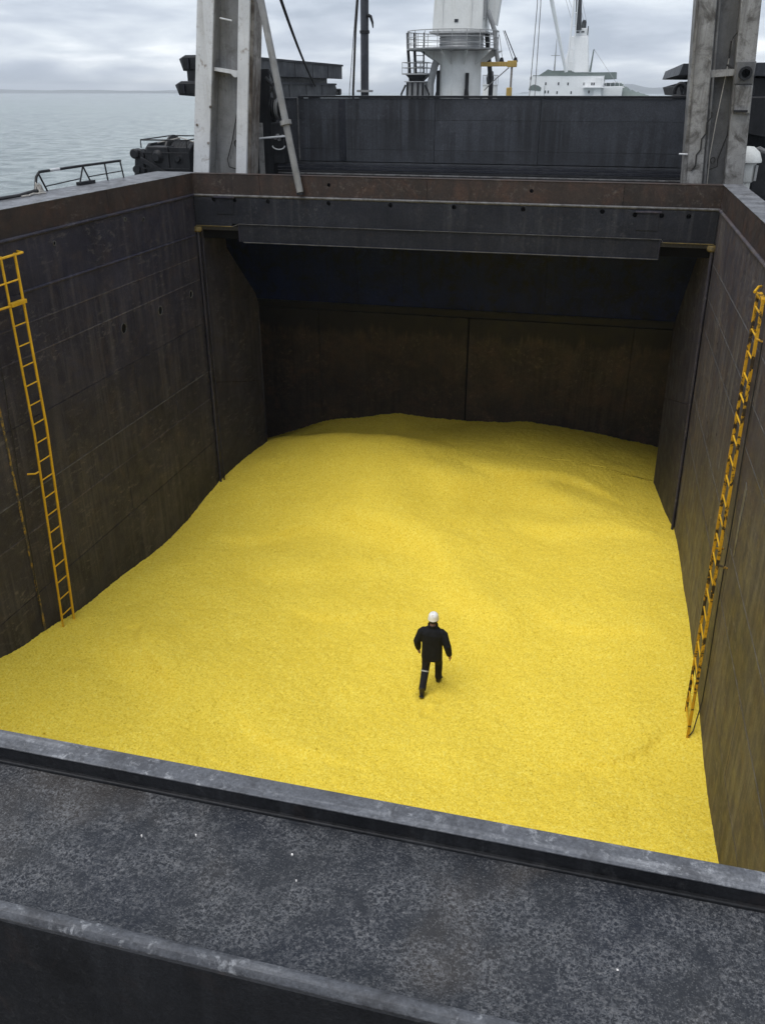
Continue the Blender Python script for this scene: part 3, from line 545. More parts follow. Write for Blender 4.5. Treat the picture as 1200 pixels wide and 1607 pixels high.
# ------------------------------------------------------------------ ladders
def ladder_left():
    x = -10.02; t_ = thing('hold_ladder', (x, 13.0, -9.9), 'bright yellow steel ladder on left hold wall with open rungs', 'ladder')
    def ry(base, z): return base - 0.25 * max(0, (-z - 5.8)) / 4.0
    for b0 in (13.04, 13.43):
        MB().tube([(x, ry(b0, z), z) for z in (-2.56, -3.4, -5.8, -8, -10.05)], 0.026 if b0 > 13.2 else 0.023, 8).build('rail', 'ladder_yellow', t_)
    for k in range(17):
        z = -3.77 - k * 0.372
        MB().tube([(x, ry(13.04, z), z), (x, ry(13.43, z), z)], 0.013, 8).build('rung', 'ladder_yellow', t_)
    MB().tube([(x, 12.6, -2.60), (x, 13.66, -2.585)], 0.022, 8).build('grab_bar', 'ladder_yellow', t_)
    MB().tube([(x, 12.6, -3.02), (x, 13.42, -3.01)], 0.016, 8).build('grab_bar', 'ladder_yellow', t_)
    box('step_plate', 'ladder_yellow', t_, x - 0.03, x + 0.06, 13.03, 13.46, -3.43, -3.36, bevel=0.006)
    MB().tube([(x, 13.04, -3.41), (x - 0.05, 12.75, -3.42), (XL, 12.72, -3.42)], 0.022, 8).build('bracket', 'ladder_yellow', t_)
    MB().tube([(x, 13.65, -2.585), (XL, 13.75, -2.585)], 0.02, 8).build('bracket', 'ladder_yellow', t_)
    for zb in (-6.55,):
        MB().tube([(x, ry(13.04, zb), zb), (x - 0.06, 12.92, zb - 0.03), (XL, 12.84, zb - 0.02)], 0.018, 8).build('bracket', 'ladder_yellow', t_)
    MB().tube([(XL + 0.03, 12.75 - 0.02 * i + 0.012 * math.sin(i * 1.9), -3.45 - i * 0.33) for i in range(20)], 0.008, 6).build('wire', 'rope_dark', t_)
ladder_left()
def ladder_right():
    t_ = thing('hold_ladder', (2.4, 13.0, -10.2), 'worn yellow and black steel ladder leaning on right hold wall', 'ladder')
    def pt(s, z, dx=0.0):
        u = (-z - 2.7) / 7.5; return (2.335 + 0.005 * u + dx, (14.06 if s else 13.52) - u * (0.86 if s else 0.93), z)
    for s in (0, 1):
        a, b_ = pt(s, -2.74), pt(s, -10.28)
        v = [(p[0] + dx, p[1] + dy, p[2]) for p in (a, b_) for dx, dy in ((-0.025, -0.011), (0.025, -0.011), (0.025, 0.011), (-0.025, 0.011))]
        MB().add(v, [(0, 1, 2, 3), (4, 7, 6, 5), (0, 4, 5, 1), (1, 5, 6, 2), (2, 6, 7, 3), (3, 7, 4, 0)]).build('rail', 'ladder_worn_yellow', t_, 0.003)
    for k in range(22):
        z = -2.95 - k * 0.335
        if z > -10.2: MB().tube([pt(0, z), pt(1, z)], 0.014, 8).build('rung', 'ladder_yellow', t_)
    for z in (-3.3, -6.9):
        p = pt(1, z); MB().tube([p, (XR + 0.02 - LEAN * (z + 2.36) * 1.0, p[1] + 0.06, z - 0.02)], 0.018, 8).build('bracket', 'ladder_worn_yellow', t_)
        p = pt(0, z); MB().tube([p, (XR + 0.02 - LEAN * (z + 2.36) * 1.0, p[1] - 0.04, z - 0.03)], 0.018, 8).build('bracket', 'ladder_worn_yellow', t_)
    p = pt(1, -2.74); MB().tube([(p[0] - 0.05, p[1], p[2]), (p[0] + 0.02, p[1] + 0.16, p[2] + 0.05), (XR, p[1] + 0.2, p[2] + 0.05)], 0.022, 8).build('grab_bar', 'ladder_yellow', t_)
    box('step_plate', 'ladder_worn_yellow', t_, 2.315, 2.39, 13.5, 14.07, -2.78, -2.73, bevel=0.004)
    # loose wire hanging behind the ladder
    MB().tube([(2.40 - LEAN * (z + 2.36) - 0.03, 13.3 - (-z - 3) * 0.055 + 0.03 * math.sin(z * 2.3), z) for z in np.linspace(-3.3, -9.6, 16)] + [(2.42, 12.66, -10.05), (2.36, 12.60, -10.12)], 0.010, 6).build('wire', 'rope_dark', t_)
ladder_right()

# ------------------------------------------------------------------ gantry posts at the far corners
def post_left():
    t_ = thing('gantry_post', (-9.6, 22.3, DECK), 'dirty white channel shaped gantry post rising from the far left corner', 'post')
    sh = lambda p: (p[0] + 0.130 * (p[2] + 1.92), p[1], p[2])
    sh2 = lambda p: (p[0] + 0.098 * (p[2] + 1.92), p[1], p[2])
    Z0, Z1 = DECK + 0.002, 7.0
    box('flange', 'pale_paint', t_, -10.54, -10.10, 21.88, 22.72, Z0, Z1, sh=sh, bevel=0.012)
    v = []
    MB().box(-9.37, -9.07, 21.90, 22.70, Z0, Z1, sh=sh2).build('flange', 'pale_paint', t_, 0.02)
    box('side_plate', 'stained_side', t_, -9.068, -9.05, 21.95, 22.66, Z0, Z1, sh=sh2)
    MB().tube([sh2((-9.045, 22.02, Z0)), sh2((-9.045, 22.02, Z1))], 0.05, 10).build('edge_pipe', 'stained_side', t_)
    box('shade_plate', 'web_pale', t_, -10.098, -10.082, 21.90, 22.279, Z0, Z1, sh=sh)  # added darker plate, paints the shade on the flange's inner face
    # web between the flanges
    a0, a1 = sh((-10.099, 0, Z0))[0], sh((-10.099, 0, Z1))[0]; b0, b1 = sh2((-9.371, 0, Z0))[0], sh2((-9.371, 0, Z1))[0]
    mb = MB(); v = [(a0, 22.28, Z0), (b0, 22.28, Z0), (b1, 22.28, Z1), (a1, 22.28, Z1)]; v += [(x, y + 0.03, z) for x, y, z in v]
    mb.add(v, [(0, 1, 2, 3), (7, 6, 5, 4), (0, 4, 5, 1), (1, 5, 6, 2), (2, 6, 7, 3), (3, 7, 4, 0)]).build('web', 'web_pale', t_)
    for z in (0.46, 3.4):
        xa, xb = sh((-10.099, 0, z))[0], sh2((-9.371, 0, z))[0]
        MB().prism([(xa, z + 0.06), (xb, z - 0.04), (xb, z - 0.16), (xb - 0.12, z - 0.17), (xb - 0.2, z - 0.09), (xa, z - 0.02)], 21.97, 22.279).build('stiffener', 'pale_paint', t_)
    xa = sh((-9.98, 0, 1.55))[0]; MB().tube([(xa, 22.0, 1.56), (xa + 0.3, 22.0, 1.50)], 0.02, 8).build('step_bar', 'pale_paint', t_)
    x = -9.55
    MB().tube([(x + 0.18, 22.24, -0.55), (x + 0.02, 22.22, -1.15), (x - 0.15, 22.22, -1.6), (x - 0.12, 22.22, -1.78), (x + 0.1, 22.22, -1.84)], 0.014, 6).build('hanging_wire', 'rope_dark', t_)
    MB().tube([(x + 0.13 + 0.07 * math.cos(a), 22.25, -1.22 + 0.08 * math.sin(a)) for a in np.linspace(0, 6.3, 14)], 0.014, 6).build('ring', 'rope_dark', t_)
    MB().tube([(x + 0.11, 22.24, -1.3), (x + 0.10, 22.24, -1.85)], 0.018, 6).build('hanging_wire', 'rope_dark', t_)
    for z, dx in ((-0.37, 0.45), (-0.78, 0.1), (-1.2, 0.42)):
        p = sh((-10.56 + dx, 21.87, z)); MB().lathe([(0.035, 0.012), (0.03, -0.014), (0.001, -0.016)], p, 'Y', 10).build('bolt', 'stained_side', t_)
    # slim pipe and plate behind, right of the post
    MB().box(-9.04, -8.90, 22.75, 22.80, DECK + 0.002, -0.75).build('rear_leg', 'soiled_paint', t_, 0.008)
    MB().tube([(-9.0, 22.72, -1.12), (-8.25, 22.9, -1.06)], 0.025, 8).build('step_bar', 'pale_paint', t_)
post_left()
def post_right():
    t_ = thing('gantry_post', (2.3, 22.3, DECK), 'soiled grey gantry post rising from far right corner, loose wires inside', 'post')
    sh = lambda p: (p[0] - 0.073 * (p[2] + 1.97), p[1], p[2])
    Z0, Z1 = DECK + 0.002, 7.0
    box('flange', 'soiled_paint', t_, 1.66, 2.01, 21.88, 22.72, Z0, Z1, sh=sh, bevel=0.02)
    box('flange', 'soiled_paint', t_, 2.49, 2.89, 21.88, 22.72, Z0, Z1, sh=sh, bevel=0.012)
    box('web', 'web_paint', t_, 2.011, 2.489, 22.28, 22.31, Z0, Z1, sh=sh)
    box('side_plate', 'soiled_paint', t_, 1.60, 1.658, 21.98, 22.9, Z0, Z1, sh=sh)
    MB().tube([sh((2.07, 22.0, Z0)), sh((2.07, 22.0, Z1))], 0.03, 8).build('conduit', 'web_paint', t_)
    for z in (0.38, 3.6):
        p = sh((2.011, 0, z))[0]; MB().prism([(p, z - 0.13), (p, z + 0.02), (p + 0.478, z + 0.04), (p + 0.478, z - 0.09)], 21.97, 22.279).build('stiffener', 'soiled_paint', t_)
    # fairlead tube and plate on the right flange
    c = sh((2.70, 21.86, 0.33))
    MB().lathe([(0.085, 0.02), (0.085, -0.14), (0.135, -0.14), (0.135, 0.02)], c, 'Y', 20).build('fairlead_ring', 'machine_black', t_)
    MB().lathe([(0.086, -0.03), (0.001, -0.03)], c, 'Y', 20).build('bore_shade_disc', 'void_black', t_)  # black disc closing the ring, paints the shade of the bore
    MB().box(c[0] - 0.19, c[0] + 0.19, 21.85, 21.879, 0.12, 0.56).build('pad_plate', 'web_paint', t_, 0.02)
    MB().box(c[0] - 0.17, c[0] + 0.18, 21.82, 21.879, -0.46, 0.10, sh=lambda p: (p[0] + 0.073 * (0.33 - p[2]), p[1], p[2])).build('pad_plate', 'soiled_paint', t_, 0.02)
    MB().box(c[0] - 0.12, c[0] + 0.17, 21.74, 21.819, -0.42, -0.38).build('lug', 'machine_black', t_, 0.006)
    # wires in the channel
    def w(pts, r): MB().tube(pts, r, 6).build('loose_wire', 'rope_pale' if r < 0.011 else 'rope_dark', t_)
    w([(2.20, 22.1, 1.0), (2.17, 22.08, 0.3), (2.12, 22.08, -0.6), (2.10, 22.08, -1.3), (2.14, 22.1, -1.95)], 0.010)
    w([(2.18, 22.05, 0.62), (2.17, 22.05, 0.95)], 0.018)
    w([(2.55, 22.1, 1.45), (2.2, 22.1, 1.02), (2.16, 22.08, 0.75)], 0.012)
    w([(2.42, 22.1, -0.35), (2.40, 22.08, -0.9), (2.28, 22.08, -1.4), (2.3, 22.1, -1.55), (2.12, 22.1, -1.62), (2.08, 22.1, -1.5)], 0.014)
    w([(2.16, 22.1, 0.5), (2.3, 22.05, 0.42), (2.4, 22.05, 0.3)], 0.025)
    w([(1.98 + 0.03 * math.sin(i * 2.1) - 0.02 * i, 21.86, -0.42 - i * 0.11) for i in range(12)], 0.016)
    w([(2.18 + 0.05 * math.cos(a), 22.1, -1.42 + 0.06 * math.sin(a)) for a in np.linspace(0, 6.3, 12)], 0.012)
    MB().tube([(1.66, 21.95, -1.30), (1.42, 21.95, -1.29)], 0.02, 6).build('step_bar', 'pale_paint', t_)
post_right()

# grey stay pipe
st = thing('stay_pipe', (-7.34, 20.98, -2.24), 'grey stay pipe with a collar leaning beside the left gantry post', 'pipe')
a, b_ = Vector((-7.30, 20.91, -2.22)), Vector((-8.17, 21.35, 1.61))
MB().tube([a, a.lerp(b_, 0.5), b_, a.lerp(b_, 1.9)], 0.082, 14).build('pipe', 'pipe_grey', st)
c = a.lerp(b_, 0.40); d = (b_ - a).normalized()
MB().tube([c - d * 0.05, c + d * 0.05], 0.135, 16).build('collar', 'pipe_grey', st)
MB().lathe([(0.001, 0.05), (0.07, 0.05), (0.09, 0.0), (0.09, -0.04), (0.001, -0.05)], (a.x, a.y + 0.02, a.z - 0.02), n=14).build('foot', 'machine_black', st)

# ------------------------------------------------------------------ folded hatch cover beyond
hv = thing('hatch_cover', (-3.4, 24.3, DECK), 'long dark grey hatch cover panel standing on edge behind the coaming', 'hatch cover')
xs = [-8.93, -8.32, -7.1, -4.6, -1.9, 2.2]
for i, (a, b_) in enumerate(zip(xs[:-1], xs[1:])):
    zt = -0.12 if i else -0.16
    for za, zb in ((-1.72, -1.42), (-1.414, -0.70), (-0.694, zt - 0.06)):
        box('panel', 'cover_paint', hv, a + 0.004, b_ - 0.004, 23.96, 24.0, za, zb, bevel=0.003)
box('core', 'dark_paint', hv, -8.92, 2.19, 24.0, 24.55, -1.74, -0.2)
box('top_flange', 'machine_black', hv, -8.31, 2.2, 23.93, 24.6, -0.175, -0.12, bevel=0.006)
box('top_flange', 'cover_paint', hv, -8.93, -8.34, 23.94, 24.5, -0.215, -0.165, bevel=0.006)
MB().tube([(-8.325, 23.95, -1.72), (-8.325, 23.95, -0.18)], 0.022, 8).build('edge_bar', 'edge_wear', hv)
for x in (-7.1,): box('stiffener', 'dark_paint', hv, x - 0.09, x + 0.09, 23.935, 23.958, -1.7, -0.2, bevel=0.01)
for i, (y0, z0, z1, mt) in enumerate(((23.90, -1.80, -1.745, 'cover_paint'), (23.80, -1.86, -1.803, 'dark_paint'), (23.70, -1.93, -1.863, 'dark_paint'))):
    box('base_ledge', mt, hv, -9.3 + 0.05 * i, 2.3, y0, 24.58, z0, z1, bevel=0.004)
box('base_rail', 'edge_wear', hv, -9.3, 2.3, 23.42, 23.5, -2.02, -1.985, bevel=0.006)
box('base_plate', 'machine_black', hv, -9.3, 2.3, 23.5, 24.57, DECK + 0.002, -1.935)
box('coaming_web', 'machine_black', hv, -9.28, 2.28, 23.44, 23.48, DECK + 0.002, -2.022)

# machinery by the cover's left end
mc = thing('hydraulic_gear', (-8.9, 23.2, DECK), 'black hydraulic sheave gear between left gantry post and standing hatch cover', 'machinery')
box('bracket', 'machine_black', mc, -9.25, -8.75, 23.05, 23.35, DECK + 0.002, 0.5, bevel=0.02)
for i in range(3):
    MB().lathe([(0.001, -0.04), (0.27 - 0.03 * i, -0.04), (0.28 - 0.03 * i, -0.02), (0.20, 0.0), (0.28 - 0.03 * i, 0.02), (0.27 - 0.03 * i, 0.04), (0.001, 0.04)], (-8.68 + 0.11 * i, 23.1, -0.42), 'X', 24).build('sheave', 'machine_black' if i != 1 else 'pipe_grey', mc)
MB().tube([(-8.85, 23.05, 0.3), (-8.65, 23.0, 0.1), (-8.6, 23.0, -0.15), (-8.7, 23.0, -0.3)], 0.045, 8).build('hose', 'rubber', mc)
MB().tube([(-8.72, 23.0, 0.45), (-8.6, 22.98, 0.2), (-8.72, 22.98, -0.05)], 0.03, 8).build('hose', 'rubber', mc)
box('valve_block', 'machine_black', mc, -8.75, -8.4, 22.98, 23.3, -1.75, -0.75, bevel=0.03)
for dx, dz in ((0.0, 0.0), (0.1, -0.03), (0.18, 0.05), (0.06, 0.07)):
    MB().lathe([(0.001, -0.06), (0.035, -0.06), (0.04, 0), (0.04, 0.03)], (-8.62 + dx, 22.95, -1.12 + dz), 'Y', 10).build('valve', 'pipe_grey', mc)
MB().tube([(-8.55 + 0.17 * math.cos(g), 22.94, -1.30 + 0.09 * math.sin(g)) for g in np.linspace(math.pi, 2 * math.pi, 9)], 0.016, 8).build('handle', 'pale_paint', mc)

# stacked folded covers running away along the left side
def cover_slab(x0, x1, y0, y1, z0, z1, label, chamfer=True):
    t_ = thing('stowed_cover', ((x0 + x1) / 2, y0, z0), label, 'hatch cover', 'stowed covers beside the hatches')
    h = z1 - z0
    MB().prism([(x0 + 0.10, z0 + 0.10), (x1, z0), (x1, z1), (x0 + 0.2, z1), (x0, z1 - 0.1)], y0 + 0.08, y1, 'Y').build('shell', 'cover_paint', t_, 0.01)
    box('side_flange', 'dark_paint', t_, x1, x1 + 0.05, y0 + 0.1, y1, z1 - 0.06, z1 + 0.004)
    box('end_cap', 'machine_black', t_, x0 + 0.12, x1 - 0.05, y0, y0 + 0.079, z0 + 0.12, z1 - 0.04, bevel=0.03)
    for k in range(3):
        u = x0 + 0.3 + k * (x1 - x0 - 0.5) / 2; box('end_rib', 'dark_paint', t_, u, u + 0.05, y0 - 0.06, y0 - 0.001, z0 + 0.15, z1 - 0.08)
    for k in range(1, 6):
        yy = lerp(y0, y1, k / 6); box('side_seam', 'machine_black', t_, x1 + 0.001, x1 + 0.012, yy, yy + 0.03, z0 + 0.02, z1 - 0.065)
    return t_
low = cover_slab(-12.35, -10.8, 24.9, 35.6, -0.22, 0.24, 'lower of two dark slabs stowed along left side behind the gantry post')
for y in (25.6, 30.0, 34.6): box('trestle_leg', 'machine_black', low, -11.6, -11.2, y, y + 0.25, DECK + 0.002, -0.17)
MB().lathe([(0.001, -0.1), (0.16, -0.1), (0.16, 0.1), (0.001, 0.1)], (-10.95, 35.75, 0.0), 'X', 14).build('roller', 'machine_black', low)
MB().lathe([(0.001, -0.1), (0.12, -0.1), (0.12, 0.1), (0.001, 0.1)], (-10.9, 36.3, -0.05), 'X', 14).build('roller', 'machine_black', low)
box('roller_arm', 'machine_black', low, -11.0, -10.85, 35.6, 36.4, -0.12, -0.04)
up = cover_slab(-12.25, -10.7, 25.1, 36.2, 0.40, 0.90, 'upper of two dark slabs stowed along left side behind the gantry post')
box('spacer', 'machine_black', up, -11.85, -10.95, 25.6, 35.0, 0.242, 0.41)
box('spacer', 'machine_black', up, -12.0, -11.5, 25.1, 25.58, 0.242, 0.50)
# right-hand stowed cover
rt = thing('stowed_cover', (3.2, 25.0, DECK), 'dark stowed cover with lifting eyes standing behind the right gantry post', 'hatch cover', 'stowed covers beside the hatches')
MB().prism([(1.35, 0.34), (1.42, 0.60), (4.6, 0.62), (4.6, 0.30)], 25.0, 35, 'Y').build('shell', 'cover_paint', rt, 0.01)
MB().prism([(1.50, -0.14), (1.40, 0.10), (2.0, 0.26), (4.6, 0.28), (4.6, -0.14)], 25.2, 35, 'Y').build('lower_shell', 'machine_black', rt, 0.01)
box('body', 'dark_paint', rt, 2.75, 5.0, 25.1, 35, DECK + 0.002, -0.12, bevel=0.03)
MB().prism([(2.7, -0.9), (2.7, -0.14), (4.4, -0.12), (4.4, -1.2)], 24.6, 25.09, 'Y').build('front_box', 'machine_black', rt, 0.03)
for cx_ in (1.42, 2.98):
    MB().tube([(cx_ + 0.13 * math.cos(g), 24.75, -0.02 + 0.17 * math.sin(g)) for g in np.linspace(-0.4, math.pi + 0.4, 12)], 0.05, 8).build('lifting_eye', 'machine_black', rt)
box('eye_base', 'machine_black', rt, 1.25, 1.9, 24.65, 25.19, -0.22, -0.10, bevel=0.02)
box('leg', 'machine_black', rt, 2.2, 2.5, 25.3, 25.6, DECK + 0.002, -0.14)

# hanging strap from the post to the slab
pts = []
A_, B_ = Vector((-8.55, 22.75, 2.9)), Vector((-10.74, 32.9, 0.15))
for i in range(16):
    u = i / 15; p = A_.lerp(B_, u); pts.append((p.x, p.y, p.z - 0.9 * u * (1 - u)))
tag(MB().tube(pts, [lerp(0.05, 0.03, i / 15) for i in range(16)], 8).build('lifting_strap', 'rope_dark'), 'dark sagging strap from left gantry post to stowed slab', 'strap')

# winch on the left deck
wn = thing('mooring_winch', (-12.0, 23.1, DECK), 'black mooring winch with rope drum left of the gantry post', 'winch')
box('base', 'machine_black', wn, -13.0, -10.9, 22.9, 24.6, DECK + 0.002, -2.5, bevel=0.02)
for x in (-12.45, -11.2):
    MB().prism([(22.95, -2.5), (22.95, -1.45), (23.2, -1.30), (24.3, -1.28), (24.55, -1.5), (24.55, -2.5)], x, x + 0.10, 'X').build('side_frame', 'machine_black', wn, 0.015)
MB().lathe([(0.001, 0.0), (0.62, 0.0), (0.62, 0.05), (0.44, 0.06)] + [(0.44 + (0.03 if k % 2 else 0.0), 0.06 + k * 0.045) for k in range(23)] + [(0.44, 1.10), (0.62, 1.11), (0.62, 1.15), (0.001, 1.15)], (-11.98, 23.75, -1.72), 'X', 28).build('drum', 'rubber', wn)
MB().lathe([(0.001, -0.35), (0.24, -0.35), (0.26, -0.3), (0.2, -0.2), (0.2, -0.05), (0.27, 0.0)], (-12.46, 23.5, -1.75), 'X', 20).build('warping_head', 'machine_black', wn)
box('gearbox', 'machine_black', wn, -12.34, -11.7, 22.86, 23.3, -2.4, -1.36, bevel=0.03)
MB().lathe([(0.001, -0.13), (0.10, -0.13), (0.12, -0.06), (0.17, -0.02), (0.18, 0.0)], (-12.02, 22.86, -1.62), 'Y', 16).build('shaft_hub', 'machine_black', wn)
MB().lathe([(0.001, -0.10), (0.07, -0.10), (0.08, -0.02), (0.15, 0.0)], (-11.42, 22.90, -1.66), 'Y', 16).build('shaft_hub', 'machine_black', wn)
box('front_panel', 'machine_black', wn, -11.69, -11.1, 22.90, 22.95, -2.3, -1.38, bevel=0.01)
MB().prism([(-12.85, -2.3), (-12.72, -1.5), (-12.55, -1.42), (-12.47, -1.5), (-12.47, -2.3)], 22.9, 23.2, 'Y').build('motor', 'machine_black', wn, 0.04)
MB().lathe([(0.001, 0.0), (0.10, 0.0), (0.13, 0.03), (0.13, 0.3), (0.001, 0.32)], (-12.70, 22.8, -1.55), 'Y', 16).build('motor_cap', 'machine_black', wn)
MB().lathe([(0.001, 0.0), (0.10, 0.0), (0.10, 0.3), (0.001, 0.32)], (-12.68, 22.8, -1.95), 'Y', 16).build('motor_cap', 'machine_black', wn)
MB().prism([(-12.5, -1.75), (-12.5, -1.62), (-11.75, -2.0), (-11.75, -2.14)], 22.80, 22.855, 'Y').build('brace', 'machine_black', wn, 0.008)
for z in (-1.5, -1.9): box('frame_bar', 'machine_black', wn, -12.5, -11.1, 22.83, 22.856, z - 0.03, z, bevel=0.005)
def rail_loop(pts, r, parent, mat, name='guard_rail'): MB().tube(pts, r, 8).build(name, mat, parent)
rail_loop([(-12.5, 22.9, -1.4), (-12.5, 22.9, -1.2), (-11.15, 22.9, -1.2), (-11.15, 22.9, -1.45)], 0.02, wn, 'machine_black')
rail_loop([(-12.5, 22.9, -1.2), (-12.4, 24.5, -1.16), (-11.15, 24.5, -1.16), (-11.15, 22.9, -1.2)], 0.016, wn, 'machine_black')
rail_loop([(-12.0, 22.9, -1.27), (-11.5, 23.3, -1.15), (-10.95, 23.0, -1.25)], 0.014, wn, 'rope_pale', 'rope_end')

# bent handrail on the left coaming
hr = thing('handrail', (-11.2, 17.7, RIM), 'bent black pipe handrail on the left coaming edge over the water', 'railing')
MB().tube([(-11.2, 16.0, -1.86), (-11.2, 16.12, -1.56), (-11.2, 16.25, -1.475), (-11.2, 17.8, -1.47), (-11.2, 19.45, -1.475)], 0.028, 10).build('top_rail', 'machine_black', hr)
MB().tube([(-11.2, 16.6, -1.473), (-11.2, 16.95, -1.472)], 0.0295, 10).build('paint_band', 'pale_paint', hr)
for ya, yb in ((16.2, 16.42), (17.85, 17.62), (17.85, 18.1), (18.75, 18.80), (19.44, 19.52)):
    MB().tube([(-11.2, ya, -1.48), (-11.2, yb, RIM)], 0.018, 8).build('stanchion', 'machine_black', hr)
MB().tube([(-11.2, 16.4, -1.76), (-11.2, 17.66, -1.72)], 0.012, 8).build('mid_rail', 'machine_black', hr)
MB().tube([(-11.2, 18.0, -1.71), (-11.2, 19.49, -1.70)], 0.012, 8).build('mid_rail', 'machine_black', hr)
box('foot_block', 'machine_black', hr, -11.24, -11.12, 17.55, 18.15, RIM + 0.001, RIM + 0.07, bevel=0.01)
# hose and rags lying on the coaming
tag(MB().tube([(-11.0, 14.0, RIM + .035), (-11.05, 14.6, RIM + .035), (-11.0, 15.2, RIM + .04), (-11.08, 15.8, RIM + .06), (-11.15, 16.1, RIM + .035)], 0.032, 8).build('hose', 'rubber'), 'black hose lying along the top of the left coaming', 'hose')
tag(MB().tube([(-10.95 + 0.05 * math.sin(i), 15.2 + 0.09 * i, RIM + 0.02 + 0.01 * (i % 2)) for i in range(9)], 0.016, 6).build('rope', 'rope_pale'), 'short pale rope lying beside the black hose', 'rope')
rg = MB()
for i in range(26):
    a_, b__ = random.random() * 6.28, random.random()
    rg.tube([(-11.13 + 0.1 * math.cos(a_) * b__, 16.05 + 0.12 * math.sin(a_) * b__, RIM + 0.012), (-11.13 + 0.05 * math.cos(a_ + 1), 16.05 + 0.06 * math.sin(a_ + 1), RIM + 0.06 + 0.14 * random.random()), (-11.13 + 0.08 * math.cos(a_ + 2), 16.05 + 0.1 * math.sin(a_ + 2), RIM + 0.03)], 0.012, 5)
tag(rg.build('rope_knot', 'rope_pale'), 'frayed pale knot of rope at the foot of the bent handrail', 'rope')

# ventilator and tarps on the right
vt = thing('ventilator', (3.10, 23.6, DECK), 'white mushroom ventilator right of the right gantry post', 'ventilator')
MB().lathe([(0.001, 0), (0.17, 0), (0.17, 1.12), (0.001, 1.12)], (3.10, 23.6, DECK), n=20).build('neck', 'white_crane', vt)
MB().lathe([(0.001, -1.99), (0.21, -1.99), (0.24, -1.95), (0.235, -1.6), (0.24, -1.56), (0.001, -1.55)], (3.10, 23.6, 0), n=20).build('drum', 'white_crane', vt)
MB().lathe([(0.23, -1.555), (0.34, -1.545), (0.345, -1.50), (0.27, -1.32), (0.12, -1.2), (0.001, -1.19)], (3.10, 23.6, 0), n=24).build('cap', 'white_crane', vt)
box('clamp', 'crane_grey', vt, 3.30, 3.36, 23.4, 23.5, -1.95, -1.6, bevel=0.01)
def crumple(name, x0, x1, y0, y1, h, seed, label):
    n = 46; v = []; f = []
    for j in range(n + 1):
        for i in range(n + 1):
            u, w = i / n, j / n; ed = min(1, 5 * min(u, 1 - u)) * min(1, 5 * min(w, 1 - w))
            z = ed * (h * 0.5 + h * 0.9 * abs(vnoise(np.array([u * 7]), np.array([w * 7]), seed)[0]) * 2 + h * 0.35 * vnoise(np.array([u * 22]), np.array([w * 22]), seed + 1)[0])
            v.append((lerp(x0, x1, u), lerp(y0, y1, w), DECK + 0.01 + max(z, 0)))
    for j in range(n):
        for i in range(n): f.append((j * (n + 1) + i, j * (n + 1) + i + 1, (j + 1) * (n + 1) + i + 1, (j + 1) * (n + 1) + i))
    tag(MB().add(v, f, True).build(name, 'tarp_grey', fix=False), label, 'tarpaulin')
crumple('tarpaulin', 3.45, 6.0, 21.6, 23.9, 0.85, 21, 'crumpled grey tarpaulin on the right deck beside the coaming')
cr = thing('deck_box', (4.2, 24.3, DECK), 'dark deck box with pale rag along its top behind ventilator', 'box')
box('body', 'machine_black', cr, 3.35, 5.2, 24.0, 24.58, DECK + 0.002, -1.36, bevel=0.02)
MB().tube([(3.3 + 0.12 * i, 24.1 + 0.06 * math.sin(i * 1.7), -1.31 + 0.03 * math.sin(i * 2.6)) for i in range(17)], [0.05 + 0.03 * abs(math.sin(i * 1.3)) for i in range(17)], 9).build('rag', 'tarp_grey', cr)

# ------------------------------------------------------------------ deck crane
ck = thing('deck_crane', (-9.2, 56, DECK), 'white deck crane with round railed platform above the hatch cover', 'crane')
cx, cy = -9.30, 57.2; S = 57.2 / 56
MB().lathe([(1.22 * S, DECK + 0.002), (1.22 * S, 2.3), (1.22 * S, 2.55)], (cx - 0.2, cy, 0), n=40).lower(-0.22).build('pedestal', 'white_crane', ck)
cx -= 0.2
MB().lathe([(1.28, 2.42)] + [(1.28 + (0.05 if k % 2 else 0.0), 2.45 + 0.075 * k) for k in range(10)] + [(1.34, 3.2)], (cx, cy, 0), n=40).lower(-0.22).build('slew_ring', 'crane_grey', ck)
MB().lathe([(1.2, 2.28), (2.72, 2.36), (2.74, 2.44), (1.2, 2.44)], (cx - 0.52, cy, 0), n=40).lower(-0.22).build('platform', 'crane_grey', ck)
for k in range(10):
    g = 2 * math.pi * k / 10; c, s_ = math.cos(g), math.sin(g)
    mb = MB(); p = [(1.2, 1.55), (1.2, 2.3), (2.5, 2.33)]
    v = [(cx + r2 * c + e * -s_, cy + r2 * s_ + e * c, z) for e in (-0.03, 0.03) for r2, z in p]
    mb.add(v, [(0, 1, 2), (5, 4, 3), (0, 3, 4, 1), (1, 4, 5, 2), (2, 5, 3, 0)]).lower(-0.22).build('platform_bracket', 'white_crane', ck)
for z, r_ in ((3.34, 0.028), (3.0, 0.02), (2.7, 0.02)):
    MB().tube([(cx - 0.52 + 2.68 * math.cos(g), cy + 2.68 * math.sin(g), z) for g in np.linspace(0, 2 * math.pi, 49)], r_, 6, False).lower(-0.22).build('guard_rail', 'crane_grey', ck)
for k in range(20):
    g = 2 * math.pi * (k + 0.5) / 20; MB().tube([(cx - 0.52 + 2.68 * math.cos(g), cy + 2.68 * math.sin(g), z) for z in (2.42, 3.36)], 0.024, 6).lower(-0.22).build('stanchion', 'crane_grey', ck)
box('base_flange', 'crane_grey', ck, cx - 1.66, cx + 1.62, cy - 1.5, cy + 1.7, 3.2, 3.30, dz=-0.22)
